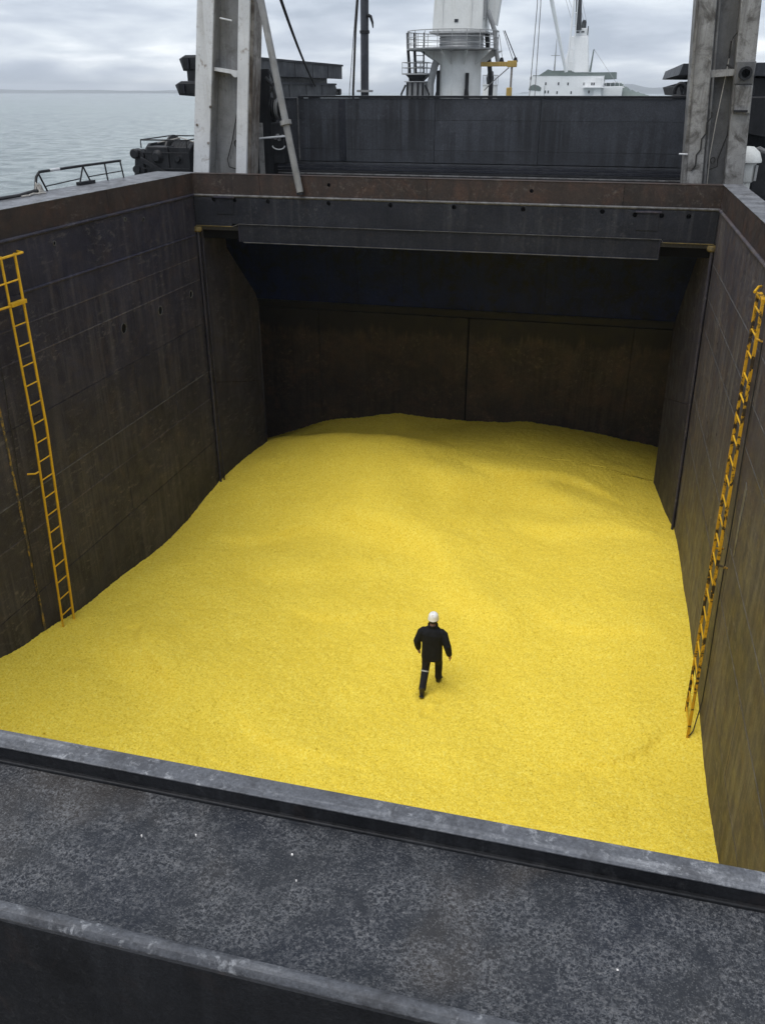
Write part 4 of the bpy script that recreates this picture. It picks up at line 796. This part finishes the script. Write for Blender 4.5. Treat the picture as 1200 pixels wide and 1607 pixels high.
def taper_box(x0, x1, y0, y1, z0, X0_, X1_, Y0_, Y1_, z1):
    v = [(x0, y0, z0), (x1, y0, z0), (x1, y1, z0), (x0, y1, z0), (X0_, Y0_, z1), (X1_, Y0_, z1), (X1_, Y1_, z1), (X0_, Y1_, z1)]
    return MB().add(v, [(3, 2, 1, 0), (4, 5, 6, 7), (0, 1, 5, 4), (1, 2, 6, 5), (2, 3, 7, 6), (3, 0, 4, 7)])
taper_box(cx - 1.5, cx + 1.42, cy - 1.4, cy + 1.5, 3.3, cx - 1.30, cx + 1.36, cy - 1.3, cy + 1.2, 7.4).lower(-0.22).build('housing', 'white_crane', ck, 0.03)
for dx in (-0.95, 0.72): box('housing_seam', 'white_crane', ck, cx + dx, cx + dx + 0.04, cy - 1.43, cy - 1.3, 3.32, 5.6, dz=-0.22)
box('window', 'window_dark', ck, cx - 0.22, cx + 0.0, cy - 1.42, cy - 1.36, 3.74, 3.90, dz=-0.22)
box('side_column', 'crane_grey', ck, cx + 1.36, cx + 1.52, cy - 1.2, cy - 0.9, 3.9, 6.5, dz=-0.22)
# jib, luffed up steeply to the right
MB().prism([(cx + 1.5, 4.0), (cx + 1.55, 5.8), (cx + 3.3, 17.2), (cx + 3.9, 17.0), (cx + 2.2, 4.9), (cx + 2.05, 3.6)], cy - 0.2, cy + 0.5, 'Y').lower(-0.22).build('jib', 'white_crane', ck, 0.03)
MB().tube([(cx + 1.5, cy - 0.3, 4.4), (cx + 2.0, cy - 0.3, 3.3), (cx + 2.1, cy - 0.3, 2.4), (cx + 2.3, cy - 0.3, 1.6)], 0.13, 10).lower(-0.22).build('hydraulic_hose', 'crane_grey', ck)
MB().tube([(cx + 1.4, cy + 0.6, 3.3), (cx + 1.55, cy + 0.6, 2.2), (cx + 1.8, cy + 0.6, 0.6), (cx + 1.78, cy + 0.6, DECK + 0.01)], 0.14, 10).lower(-0.22).build('hydraulic_hose', 'machine_black', ck)
# pipes on the pedestal
MB().tube([(cx - 1.3, cy - 0.6, 1.9), (cx - 1.45, cy - 0.7, 1.5), (cx - 1.65, cy - 0.8, 0.6), (cx - 1.7, cy - 0.8, DECK + 0.01)], 0.21, 12).lower(-0.22).build('cable_trunk', 'crane_grey', ck)
MB().tube([(cx - 1.28, cy - 0.4, 1.3), (cx - 1.28, cy - 0.4, DECK + 0.01)], 0.10, 10).lower(-0.22).build('pipe', 'machine_black', ck)
MB().tube([(cx + 0.62, cy - 1.25, 1.15), (cx + 0.60, cy - 1.28, DECK + 0.01)], 0.11, 10).lower(-0.22).build('pipe', 'machine_black', ck)
MB().prism([(cx + 0.45, -0.45), (cx + 0.52, 0.3), (cx + 0.72, 0.3), (cx + 0.8, -0.45)], cy - 1.4, cy - 1.2, 'Y').lower(-0.22).build('pipe_foot', 'machine_black', ck)
MB().prism([(cx - 1.5, -0.45), (cx - 1.34, 0.2), (cx - 1.2, 0.2), (cx - 1.15, -0.45)], cy - 0.6, cy - 0.35, 'Y').lower(-0.22).build('pipe_foot', 'machine_black', ck)
# access ladder left of the platform
for dx in (0.0, 0.42, 1.0):
    MB().tube([(cx - 3.20 + dx, cy - 0.3, 3.3), (cx - 3.16 + dx * 0.95, cy - 0.3, 2.3), (cx - 2.97 + dx * 0.8, cy - 0.3, 0.4), (cx - 2.92 + dx * 0.75, cy - 0.3, DECK + 0.01)], 0.09 if dx < 0.5 else 0.05, 8).lower(-0.22).build('ladder_rail', 'machine_black', ck)
for k in range(12):
    z = 2.1 - k * 0.3; MB().tube([(cx - 2.72, cy - 0.3, z), (cx - 2.22, cy - 0.3, z)], 0.022, 6).lower(-0.22).build('rung', 'crane_grey', ck)
# hoist wires from the jib head
for dx in (0.0, 0.32):
    MB().tube([(cx + 3.6 + dx, cy, 17.0), (cx + 4.3 + dx * 0.6, cy + 0.1, 4.6), (cx + 4.2 + dx, cy + 0.1, -0.4)], 0.025, 6).lower(-0.22).build('hoist_wire', 'pipe_grey', ck)
box('hook_block', 'machine_black', ck, cx + 4.1, cx + 4.7, cy - 0.1, cy + 0.3, -1.2, -0.38, bevel=0.05, dz=-0.22)

# yellow swinging arm beside the crane
ya = thing('provision_davit', (-6.3, 56.4, DECK), 'small yellow davit arm to the right of the white crane', 'davit')
box('arm', 'crane_yellow', ya, -8.15, -6.05, 56.2, 56.42, 1.26, 1.50, bevel=0.02)
box('arm_sleeve', 'crane_yellow', ya, -6.6, -6.06, 56.16, 56.46, 1.22, 1.56, bevel=0.02)
MB().tube([(-6.33, 56.3, 1.22), (-6.36, 56.3, DECK + 0.01)], 0.06, 10).build('post', 'stained_side', ya)
box('winch_box', 'crane_yellow', ya, -6.56, -6.26, 56.1, 56.5, -0.35, 0.16, bevel=0.04)
for x in (-6.15, -6.95): MB().prism([(x - 0.14, 1.5), (x - 0.07, 1.72), (x + 0.07, 1.72), (x + 0.14, 1.5)], 56.22, 56.4, 'Y').build('cleat', 'machine_black', ya)
MB().tube([(-6.15, 56.3, 1.7), (-6.9, 56.6, 3.1)], 0.03, 6).build('stay', 'machine_black', ya)
MB().tube([(-6.3, 56.3, 1.6), (-6.98, 56.6, 3.1)], 0.018, 6).build('stay', 'machine_black', ya)
MB().tube([(-6.9, 56.3, 1.6), (-7.2, 56.6, 2.9)], 0.018, 6).build('stay', 'pipe_grey', ya)
MB().tube([(-6.5, 56.3, 1.2), (-7.5, 56.4, 0.4), (-7.9, 56.4, 0.0)], 0.03, 6).build('brace', 'pipe_grey', ya)

# railed tower left of the crane
tw = thing('mast_house', (-12.1, 57, DECK), 'dark little mast house with railed top left of the crane', 'deckhouse')
taper_box(-12.75, -11.35, 56.3, 57.7, DECK + 0.002, -12.6, -11.5, 56.4, 57.6, 0.45).build('house', 'crane_grey', tw, 0.03)
for x in (-12.6, -12.3, -11.95, -11.65): MB().tube([(x, 56.28, DECK + 0.01), (x + 0.04, 56.3, 0.45)], 0.06, 8).build('pipe', 'machine_black', tw)
taper_box(-12.3, -11.8, 56.7, 57.3, 0.45, -12.7, -11.4, 56.4, 57.6, 0.85).build('neck', 'machine_black', tw)
box('top_platform', 'crane_grey', tw, -12.88, -11.33, 56.2, 57.8, 0.85, 0.93)
box('roof', 'crane_grey', tw, -12.75, -11.4, 56.25, 57.75, 0.451, 0.50)
for x in (-12.86, -12.5, -12.1, -11.7, -11.35):
    for y in (56.22, 57.78): MB().tube([(x, y, 0.93), (x, y, 1.50)], 0.022, 6).build('stanchion', 'crane_grey', tw)
for z in (1.22, 1.50):
    MB().tube([(-12.86, 56.22, z), (-11.35, 56.22, z), (-11.35, 57.78, z), (-12.86, 57.78, z), (-12.86, 56.22, z)], 0.02, 6).build('guard_rail', 'crane_grey', tw)
for s_ in (-1, 1): MB().tube([(-12.05 + s_ * 0.6, 56.25, 0.3), (-12.05 + s_ * 0.85, 56.2, -0.2), (-12.05 + s_ * 0.8, 56.2, -0.8)], 0.06, 8).build('elbow_pipe', 'machine_black', tw)

# small white kingpost far behind the crane
kp = thing('kingpost', (-9.3, 70, DECK), 'short white drum with railed top right of the crane', 'post')
MB().lathe([(0.55, DECK + 0.002), (0.55, 0.33), (0.6, 0.35), (0.6, 0.40), (0.001, 0.40)], (-9.38, 70, 0), n=24).build('drum', 'white_crane', kp)
MB().lathe([(0.24, 0.40), (0.28, 0.8), (0.2, 1.25), (0.001, 1.3)], (-9.40, 70, 0), n=14).build('motor', 'machine_black', kp)
for k in range(8):
    g = k * math.pi / 4; MB().tube([(-9.38 + 0.55 * math.cos(g), 70 + 0.55 * math.sin(g), z) for z in (0.40, 1.0)], 0.02, 6).build('stanchion', 'crane_grey', kp)
MB().tube([(-9.38 + 0.55 * math.cos(g), 70 + 0.55 * math.sin(g), 1.0) for g in np.linspace(0, 6.2832, 25)], 0.02, 6).build('guard_rail', 'crane_grey', kp)

# dark derrick boom standing upright, with its rope
bm_ = thing('derrick_boom', (-9.73, 36, DECK), 'dark upright boom pole with a hook on its side', 'boom')
MB().tube([(-9.74, 36, DECK + 0.002), (-9.73, 36, 0.06), (-9.71, 36, 3.2), (-9.69, 36, 9.5)], 0.155, 14).build('pole', 'cover_paint', bm_)
for z in (2.0, 4.2): MB().lathe([(0.155, -0.06), (0.19, -0.05), (0.19, 0.05), (0.155, 0.06)], (-9.715, 36, z), n=14).build('collar', 'machine_black', bm_)
MB().tube([(-9.58, 35.9, 2.55), (-9.45, 35.9, 2.5), (-9.38, 35.9, 2.3), (-9.36, 35.9, 2.12)], [0.07, 0.06, 0.045, 0.02], 8).build('hook', 'machine_black', bm_)
box('foot', 'crane_grey', bm_, -10.0, -9.45, 35.8, 36.2, -0.06, 0.02)
box('head_arm', 'crane_grey', bm_, -10.4, -9.6, 35.9, 36.1, 9.3, 9.5)
MB().tube([(-9.75, 36, 9.3), (-9.98, 36, 3.05), (-10.08, 36, 2.0), (-10.20, 36, -0.02), (-10.25, 36, DECK + 0.01)], 0.045, 8).build('rope', 'rope_dark', bm_)
MB().tube([(-10.3, 36, 9.3), (-10.03, 36, 3.05), (-10.35, 36, 0.0), (-10.4, 36, DECK + 0.01)], 0.015, 6).build('rope', 'rope_dark', bm_)

# ------------------------------------------------------------------ the other ship
sp = thing('cargo_ship', (-12, 230, -CZ), 'distant white cargo ship with tall funnel and derricks behind hatch cover', 'ship')
Y = 230.0
MB().prism([(-60, -12.4), (-64, -1.6), (30, -1.6), (26, -12.4)], Y + 1, Y + 17, 'Y').build('hull', 'hull_paint', sp)
box('deckhouse', 'ship_white', sp, -21.5, -4.2, Y, Y + 16, -1.6, 3.25, bevel=0.1)
box('lower_deckhouse', 'ship_white', sp, -4.19, 0.2, Y + 1.2, Y + 15, -1.6, 0.9, bevel=0.1)
MB().prism([(-19.4, 3.27), (-18.0, 4.1), (-17.4, 4.5), (-16.2, 4.2), (-12.0, 4.25), (-11.0, 3.8), (-1.5, 3.85), (-1.4, 2.5), (-4.1, 2.4), (-4.3, 3.27)], Y + 0.8, Y + 13, 'Y').build('bridge_roof', 'ship_green', sp)
box('trim_line', 'ship_green', sp, -20.8, -4.25, Y - 0.06, Y - 0.001, 3.10, 3.24)
v = [(-11.2, Y + 1, 3.8), (-5.0, Y + 1, 3.8), (-5.0, Y + 8, 3.8), (-11.2, Y + 8, 3.8), (-12.3, Y + 2, 14.0), (-6.2, Y + 2, 14.0), (-6.2, Y + 7, 14.0), (-12.3, Y + 7, 14.0)]
taper_box(-14.0, -7.9, Y + 1, Y + 8, 3.8, -12.6, -8.9, Y + 2, Y + 7, 11.4).build('funnel', 'ship_white', sp, 0.1)
box('funnel_top', 'ship_white', sp, -12.0, -8.95, Y + 2.2, Y + 6.8, 11.41, 13.0, bevel=0.1)
box('funnel_band', 'machine_black', sp, -9.1, -8.9, Y + 2.1, Y + 2.3, 11.6, 13.4)
MB().lathe([(0.55, 13.0), (0.55, 14.3), (0.4, 14.7), (0.001, 14.8)], (-10.1, Y + 4, 0), n=14).build('exhaust', 'machine_black', sp)
for k in range(3): MB().tube([(-10.9 + 0.4 * k, Y + 2.4, 13.0), (-10.9 + 0.4 * k, Y + 2.4, 14.0)], 0.05, 6).build('pipe', 'ship_green', sp)
box('vent_slot', 'window_dark', sp, -11.6, -10.9, Y + 2.1, Y + 2.19, 12.0, 12.35)
box('vent_slot', 'window_dark', sp, -10.5, -9.8, Y + 2.1, Y + 2.19, 12.1, 12.4)
for x, z in ((-17.6, 1.45), (-14.6, 1.45), (-12.4, 1.4), (-8.7, 1.4), (-6.9, 1.4), (-6.4, 1.4), (-17.6, -0.3), (-16.9, -0.3), (-7.4, -0.3), (-21.2, 2.6), (-14.8, -0.45), (-11.5, -0.45)):
    w_ = MB().box(x - 0.16, x + 0.16, Y - 0.05, Y - 0.002, z - 0.3, z + 0.3).build('window', 'window_dark', sp)
box('drain_pipe', 'ship_green', sp, -17.85, -17.78, Y - 0.06, Y - 0.002, -1.5, 1.0)
tag(MB().prism([(-21.6, 0.1), (-21.3, 0.9), (-20.4, 1.3), (-19.2, 1.0), (-18.6, 0.6), (-18.7, -0.1), (-19.6, -0.05), (-20.8, 0.05)], Y - 0.09, Y - 0.002, 'Y').build('paint_patch', 'ship_green', sp), 'worn grey green patch on the white deckhouse')
box('bridge_wing', 'ship_white', sp, -8.8, 0.6, Y - 2.0, Y - 0.01, 0.55, 0.75)
for x in np.linspace(-8.6, 0.4, 10): MB().tube([(x, Y - 1.9, 0.75), (x, Y - 1.9, 1.7)], 0.05, 6).build('stanchion', 'ship_white', sp)
MB().tube([(-8.7, Y - 1.9, 1.7), (0.5, Y - 1.9, 1.7)], 0.06, 6).build('guard_rail', 'ship_white', sp)
taper_box(-6.4, -4.4, Y - 1.2, Y - 0.05, -1.6, -5.9, -4.9, Y - 1.2, Y - 0.05, 2.6).build('stair_tower', 'ship_white', sp)
box('hatch_load', 'ship_green', sp, -4.0, 0.0, Y + 3, Y + 9, 0.91, 1.6, bevel=0.2)
MB().tube([(-13.1, Y - 0.5, 3.9), (-18.3, Y - 6, 21.5)], [0.32, 0.5], 10).build('derrick', 'ship_white', sp)
MB().tube([(-12.9, Y - 0.2, 3.9), (-12.5, Y - 0.2, 22)], 0.22, 8).build('mast', 'ship_white', sp)
MB().tube([(-11.6, Y + 0.6, 4.0), (-11.9, Y + 0.6, 22)], 0.12, 8).build('mast', 'ship_white', sp)
MB().tube([(-11.2, Y + 1.9, 12.6), (-11.9, Y + 1.4, 22)], [0.75, 0.65], 12).build('dark_boom', 'machine_black', sp)
for z in (6, 8.5, 11, 13.5, 16): MB().tube([(-12.9, Y - 0.2, z), (-11.7, Y + 0.6, z)], 0.06, 6).build('mast_rung', 'ship_white', sp)
MB().tube([(-15.9, Y + 1, 4.2), (-15.9, Y + 1, 10.8)], [0.2, 0.06], 8).build('signal_mast', 'crane_grey', sp)
MB().tube([(-16.9, Y + 1, 7.4), (-14.8, Y + 1, 7.4)], 0.07, 6).build('yard', 'crane_grey', sp)
MB().tube([(-7.6, Y + 0.5, 3.9), (-7.2, Y + 0.5, 8.6)], [0.25, 0.12], 8).build('samson_post', 'ship_green', sp)
for a_, b__ in (((-7.2, Y + 0.5, 8.6), (-1.4, Y, 1.7)), ((-10.2, Y + 4, 14.4), (-12.2, Y + 1, 20)), ((-9.6, Y + 4, 14.4), (-11.6, Y + 1, 20.5)), ((-13.0, Y, 15), (-15.5, Y, 21)), ((-13.0, Y, 17), (-15, Y, 21))):
    MB().tube([a_, b__], 0.045, 5).build('stay', 'crane_grey', sp)
for x in (-21.3, -19.6): MB().tube([(x, Y + 0.3, 3.2), (x, Y + 0.3, 4.6)], 0.06, 6).build('antenna', 'ship_white', sp)
# rounded grey mound of cargo aboard
n = 20; v = []; f = []
hprof = [(-6.2, 0.0), (-5.0, 1.0), (-3.0, 1.9), (-1.2, 1.75), (0.4, 1.2), (2.2, 0.2), (4.5, -0.5), (6.5, -1.0), (7.4, -1.55)]
for j in range(7):
    w_ = math.sin(math.pi * j / 6)
    for i in range(n + 1):
        x = lerp(-2.2, 7.4, i / n); h = np.interp(x, [p[0] for p in hprof], [p[1] for p in hprof]) + 1.6
        v.append((x, Y + 9.5 + 4 * (j / 6 - 0.5), -1.61 + h * w_ * (1 + 0.08 * math.sin(i * 2.3 + j))))
for j in range(6):
    for i in range(n): f.append((j * (n + 1) + i, j * (n + 1) + i + 1, (j + 1) * (n + 1) + i + 1, (j + 1) * (n + 1) + i))
MB().add(v, f, True).build('cargo_mound', 'ship_green', sp, fix=False)

# ------------------------------------------------------------------ the walking person
PX, PY = -2.395, 13.53
PZ = min(gz(-2.52, 13.26), gz(-2.29, 13.8)) - 0.015
pr = thing('person', (PX, PY, PZ), 'person in black jacket and white hard hat walking away across the yellow sulphur', 'person')
class PB(MB):
    def blob(s, c, r, n=16):
        prof = [(max(1e-4, math.sin(math.pi * k / 12)), -math.cos(math.pi * k / 12)) for k in range(13)]
        v = []
        for rr, h in prof:
            for k in range(n):
                g = 2 * math.pi * k / n; v.append((c[0] + r[0] * rr * math.cos(g), c[1] + r[1] * rr * math.sin(g), c[2] + r[2] * h))
        f = [(i * n + k, i * n + (k + 1) % n, (i + 1) * n + (k + 1) % n, (i + 1) * n + k) for i in range(12) for k in range(n)]
        return s.add(v, f, True)
    def loft(s, rings, n=24, power=2.4):
        """rings: (cx, cy, z, rx, ry)"""
        v = []
        for cx_, cy_, z, rx, ry in rings:
            for k in range(n):
                g = 2 * math.pi * k / n; c, d_ = math.cos(g), math.sin(g)
                q = (abs(c) ** power + abs(d_) ** power) ** (-1 / power); v.append((cx_ + rx * q * c, cy_ + ry * q * d_, z))
        m_ = len(rings); f = [(i * n + k, i * n + (k + 1) % n, (i + 1) * n + (k + 1) % n, (i + 1) * n + k) for i in range(m_ - 1) for k in range(n)]
        f += [tuple(range(n - 1, -1, -1)), tuple(range((m_ - 1) * n, m_ * n))]
        return s.add(v, f, True)
    def put(s, name, mat, voxel=None, smooth=4, parent=None):
        s.v = [(x + PX, y + PY, z + PZ) for x, y, z in s.v]
        o = s.build(name, mat, parent or pr)
        if voxel:
            rm = o.modifiers.new('remesh', 'REMESH'); rm.mode = 'VOXEL'; rm.voxel_size = voxel; rm.use_smooth_shade = True
            sm = o.modifiers.new('smooth', 'SMOOTH'); sm.factor = 0.5; sm.iterations = smooth
        return o
LS, LE, LW = (-0.195, 0.0, 1.37), (-0.30, 0.0, 1.10), (-0.29, 0.09, 0.87)
RS, RE, RW = (0.195, 0.0, 1.37), (0.305, -0.06, 1.11), (0.345, -0.01, 0.88)
body = PB()
body.blob((0, 0.035, 1.625), (0.078, 0.098, 0.118))
body.blob((0, 0.115, 1.60), (0.014, 0.026, 0.022)); body.blob((0, 0.06, 1.555), (0.055, 0.07, 0.055))
for s_ in (-1, 1):
    body.blob((s_ * 0.082, 0.03, 1.62), (0.014, 0.022, 0.034)); body.blob((s_ * 0.03, 0.122, 1.635), (0.012, 0.008, 0.008))
body.blob((0, 0.125, 1.565), (0.024, 0.008, 0.008))
body.tube([(0, -0.01, 1.36), (0, 0.0, 1.45), (0, 0.02, 1.58)], [0.09, 0.062, 0.06], 16)
body.loft([(0, 0, 0.86, 0.15, 0.11), (0, 0, 1.1, 0.14, 0.10), (0, 0, 1.3, 0.16, 0.11), (0, 0, 1.40, 0.15, 0.09)])
for S_, E_, W_, sg in ((LS, LE, LW, -1), (RS, RE, RW, 1)):
    body.tube([(S_[0] * 0.6, 0, 1.36), S_, E_, W_], [0.06, 0.052, 0.042, 0.028], 12)
    W_ = Vector(W_); dn = (Vector(W_) - Vector(E_)).normalized(); fw = Vector((0, 1, 0)); fw = (fw - dn * fw.dot(dn)).normalized()
    pal = W_ + dn * 0.05; body.tube([W_, W_ + dn * 0.03, W_ + dn * 0.085], [0.026, 0.03, 0.030], 12)
    for k in range(4):
        off = fw * (-0.030 + 0.020 * k); L = (0.062, 0.074, 0.080, 0.070)[k]; inw = Vector((-sg, 0, 0))
        b0 = W_ + dn * 0.085 + off; body.tube([b0 - dn * 0.03, b0, b0 + dn * L * 0.5 + inw * 0.006, b0 + dn * L * 0.85 + inw * 0.028], [0.010, 0.0098, 0.009, 0.0075], 8)
    b0 = W_ + dn * 0.035 + fw * 0.026; body.tube([b0, b0 + fw * 0.03 + dn * 0.022, b0 + fw * 0.036 + dn * 0.055], [0.013, 0.011, 0.009], 8)
hipL, kneeL, ankL = (-0.095, 0.0, 0.90), (-0.115, -0.02, 0.50), (-0.125, -0.27, 0.15)
hipR, kneeR, ankR = (0.095, 0.0, 0.90), (0.105, 0.20, 0.52), (0.10, 0.25, 0.12)
for h_, k_, a_ in ((hipL, kneeL, ankL), (hipR, kneeR, ankR)): body.tube([h_, k_, a_], [0.085, 0.052, 0.036], 12)
body.put('body', 'skin', 0.0065, 2)
jk = PB()
jk.loft([(0, 0.0, 0.75, 0.20, 0.145), (0, 0.0, 0.80, 0.205, 0.15), (0, -0.003, 0.95, 0.20, 0.145), (0, -0.005, 1.10, 0.20, 0.14), (0, -0.01, 1.25, 0.21, 0.14), (0, -0.015, 1.34, 0.215, 0.13), (0, -0.012, 1.40, 0.19, 0.115), (0, -0.008, 1.44, 0.15, 0.10), (0, 0.0, 1.475, 0.10, 0.087), (0, 0.005, 1.50, 0.085, 0.08)], power=2.6)
for S_, E_, W_ in ((LS, LE, LW), (RS, RE, RW)):
    mE = Vector(E_); mS = Vector(S_); mW = Vector(W_)
    jk.tube([Vector((mS.x * 0.45, -0.01, 1.40)), Vector((mS.x * 0.85, -0.005, 1.375)), mS + Vector((mS.x * 0.12, 0, -0.05)), mS.lerp(mE, 0.45), mE, mE.lerp(mW, 0.5), mE.lerp(mW, 0.93), mE.lerp(mW, 0.99)], [0.060, 0.082, 0.088, 0.082, 0.076, 0.068, 0.056, 0.052], 16)
# creases
for i in range(10):
    g = random.uniform(-2.8, -0.4); z = random.uniform(0.85, 1.3)
    p0 = Vector((0.19 * math.cos(g), 0.135 * math.sin(g), z)); p1 = Vector((0.19 * math.cos(g + 0.5), 0.135 * math.sin(g + 0.5), z - random.uniform(0.02, 0.12)))
    jk.tube([p0, p0.lerp(p1, 0.5) * 1.03, p1], [0.008, 0.015, 0.006], 8)
jo = jk.put('jacket', 'jacket_cloth', 0.011, 3)
cl = PB(); cl.lathe([(0.088, 1.455), (0.102, 1.49), (0.100, 1.535), (0.088, 1.54), (0.080, 1.50)], (0, 0.01, 0), n=20); cl.put('collar', 'jacket_cloth', parent=jo)
tr = PB()
tr.loft([(0, 0, 0.72, 0.15, 0.11), (0, 0, 0.80, 0.165, 0.115), (0, 0, 0.95, 0.16, 0.11)])
def leg(h_, k_, a_, k2):
    h_, k_, a_ = Vector(h_), Vector(k_), Vector(a_)
    tr.tube([h_, h_.lerp(k_, 0.35), h_.lerp(k_, 0.8), k_, k_.lerp(a_, 0.35), k_.lerp(a_, 0.75), k_.lerp(a_, 0.93), k_.lerp(a_, 1.02)], [0.105, 0.098, 0.082, 0.078, 0.076, 0.070, 0.074, 0.068], 16)
leg(hipL, kneeL, ankL, 0); leg(hipR, kneeR, ankR, 0)
to = tr.put('trousers', 'trouser_cloth', 0.011, 3)
bd = PB(); k_, a_ = Vector(kneeL), Vector(ankL); bd.tube([k_.lerp(a_, 0.10), k_.lerp(a_, 0.16)], 0.0825, 18, False); bd.put('reflective_band', 'band_grey', parent=to)
def boot(ank, toe_dir, heel_drop):
    b_ = PB(); a_ = Vector(ank); t_ = Vector(toe_dir).normalized()
    dwn = Vector((0, 0, -1)); dwn = (dwn - t_ * dwn.dot(t_)).normalized()
    b_.tube([a_ + Vector((0, -0.01, 0.08)), a_ - t_ * 0.01 + dwn * 0.03, a_ - t_ * 0.02 + dwn * 0.07], [0.055, 0.055, 0.048], 14)
    b_.tube([a_ - t_ * 0.045 + dwn * 0.065, a_ + t_ * 0.05 + dwn * 0.065, a_ + t_ * 0.13 + dwn * 0.075, a_ + t_ * 0.195 + dwn * 0.085], [0.045, 0.05, 0.05, 0.032], 14)
    o = b_.put('boot', 'boot_leather', 0.009, 3)
    s2 = PB(); pts = [a_ - t_ * 0.075 + dwn * 0.115, a_ + t_ * 0.215 + dwn * 0.115]
    sd_ = Vector((1, 0, 0)); v = []
    for e in (0, 0.02):
        for u, w in ((0, .04), (.06, .05), (.16, .045), (.24, .054), (.285, .03)):
            for s_ in (-1, 1): v.append(pts[0] + t_ * u + sd_ * (w * s_) + dwn * e)
    f = []
    for L in (0, 10):
        for i in range(4): q = L + 2 * i; f.append((q, q + 1, q + 3, q + 2))
    for i in range(4):
        for s_ in (0, 1): q = 2 * i + s_; f.append((q, q + 2, q + 12, q + 10))
    f += [(0, 1, 11, 10), (8, 9, 19, 18)]
    s2.add(v, f); s2.put('sole', 'rubber', parent=o)
boot(ankL, (-0.05, 0.72, -0.42), 0); boot(ankR, (0.06, 1, 0.02), 0)
hr_ = PB(); hr_.blob((0, 0.015, 1.625), (0.086, 0.088, 0.085)); hr_.put('hair', 'hair')
ht = PB()
ht.v = []; prof = [(0.108, 0.0), (0.102, 0.010), (0.098, 0.03), (0.096, 0.06), (0.088, 0.09), (0.070, 0.115), (0.040, 0.130), (0.001, 0.134)]
n = 28; v = []
for rr, h in prof:
    for k in range(n):
        g = 2 * math.pi * k / n; v.append((rr * math.cos(g), 0.03 + rr * 1.16 * math.sin(g) + (0.03 * max(0, math.sin(g)) if h < 0.02 else 0), 1.645 + h + 0.012 * math.sin(g) * 0))
ht.add(v, [(i * n + k, i * n + (k + 1) % n, (i + 1) * n + (k + 1) % n, (i + 1) * n + k) for i in range(7) for k in range(n)], True)
hat = ht.put('hard_hat', 'hat_white'); so = hat.modifiers.new('shell', 'SOLIDIFY'); so.thickness = 0.004
hm = PB()
hm.tube([(0.022 * math.cos(g), -0.056 + 0.010 * math.sin(g), 1.757 + 0.012 * math.sin(g)) for g in np.linspace(0.6, 5.7, 12)], 0.003, 6); hm.put('hat_emblem', 'hat_mark', parent=hat)

# ------------------------------------------------------------------ sea haze
hz = MB().box(-6300, 6300, -6300, 6300, -CZ - 1.5, 40.0)
ho = hz.build('haze', 'hull_paint'); ho.data.materials.clear()
hm_ = bpy.data.materials.new('sea_haze'); hm_.use_nodes = True; t = hm_.node_tree; t.nodes.clear()
pv = N(t, 'ShaderNodeVolumePrincipled'); pv.inputs['Color'].default_value = (0.86, 0.91, 0.97, 1); pv.inputs['Density'].default_value = 0.0003; pv.inputs['Anisotropy'].default_value = 0.2
mo = t.nodes.new('ShaderNodeOutputMaterial'); t.links.new(pv.outputs[0], mo.inputs['Volume'])
ho.data.materials.append(hm_)
tag(ho, 'thin pale haze over the water', kind='stuff')
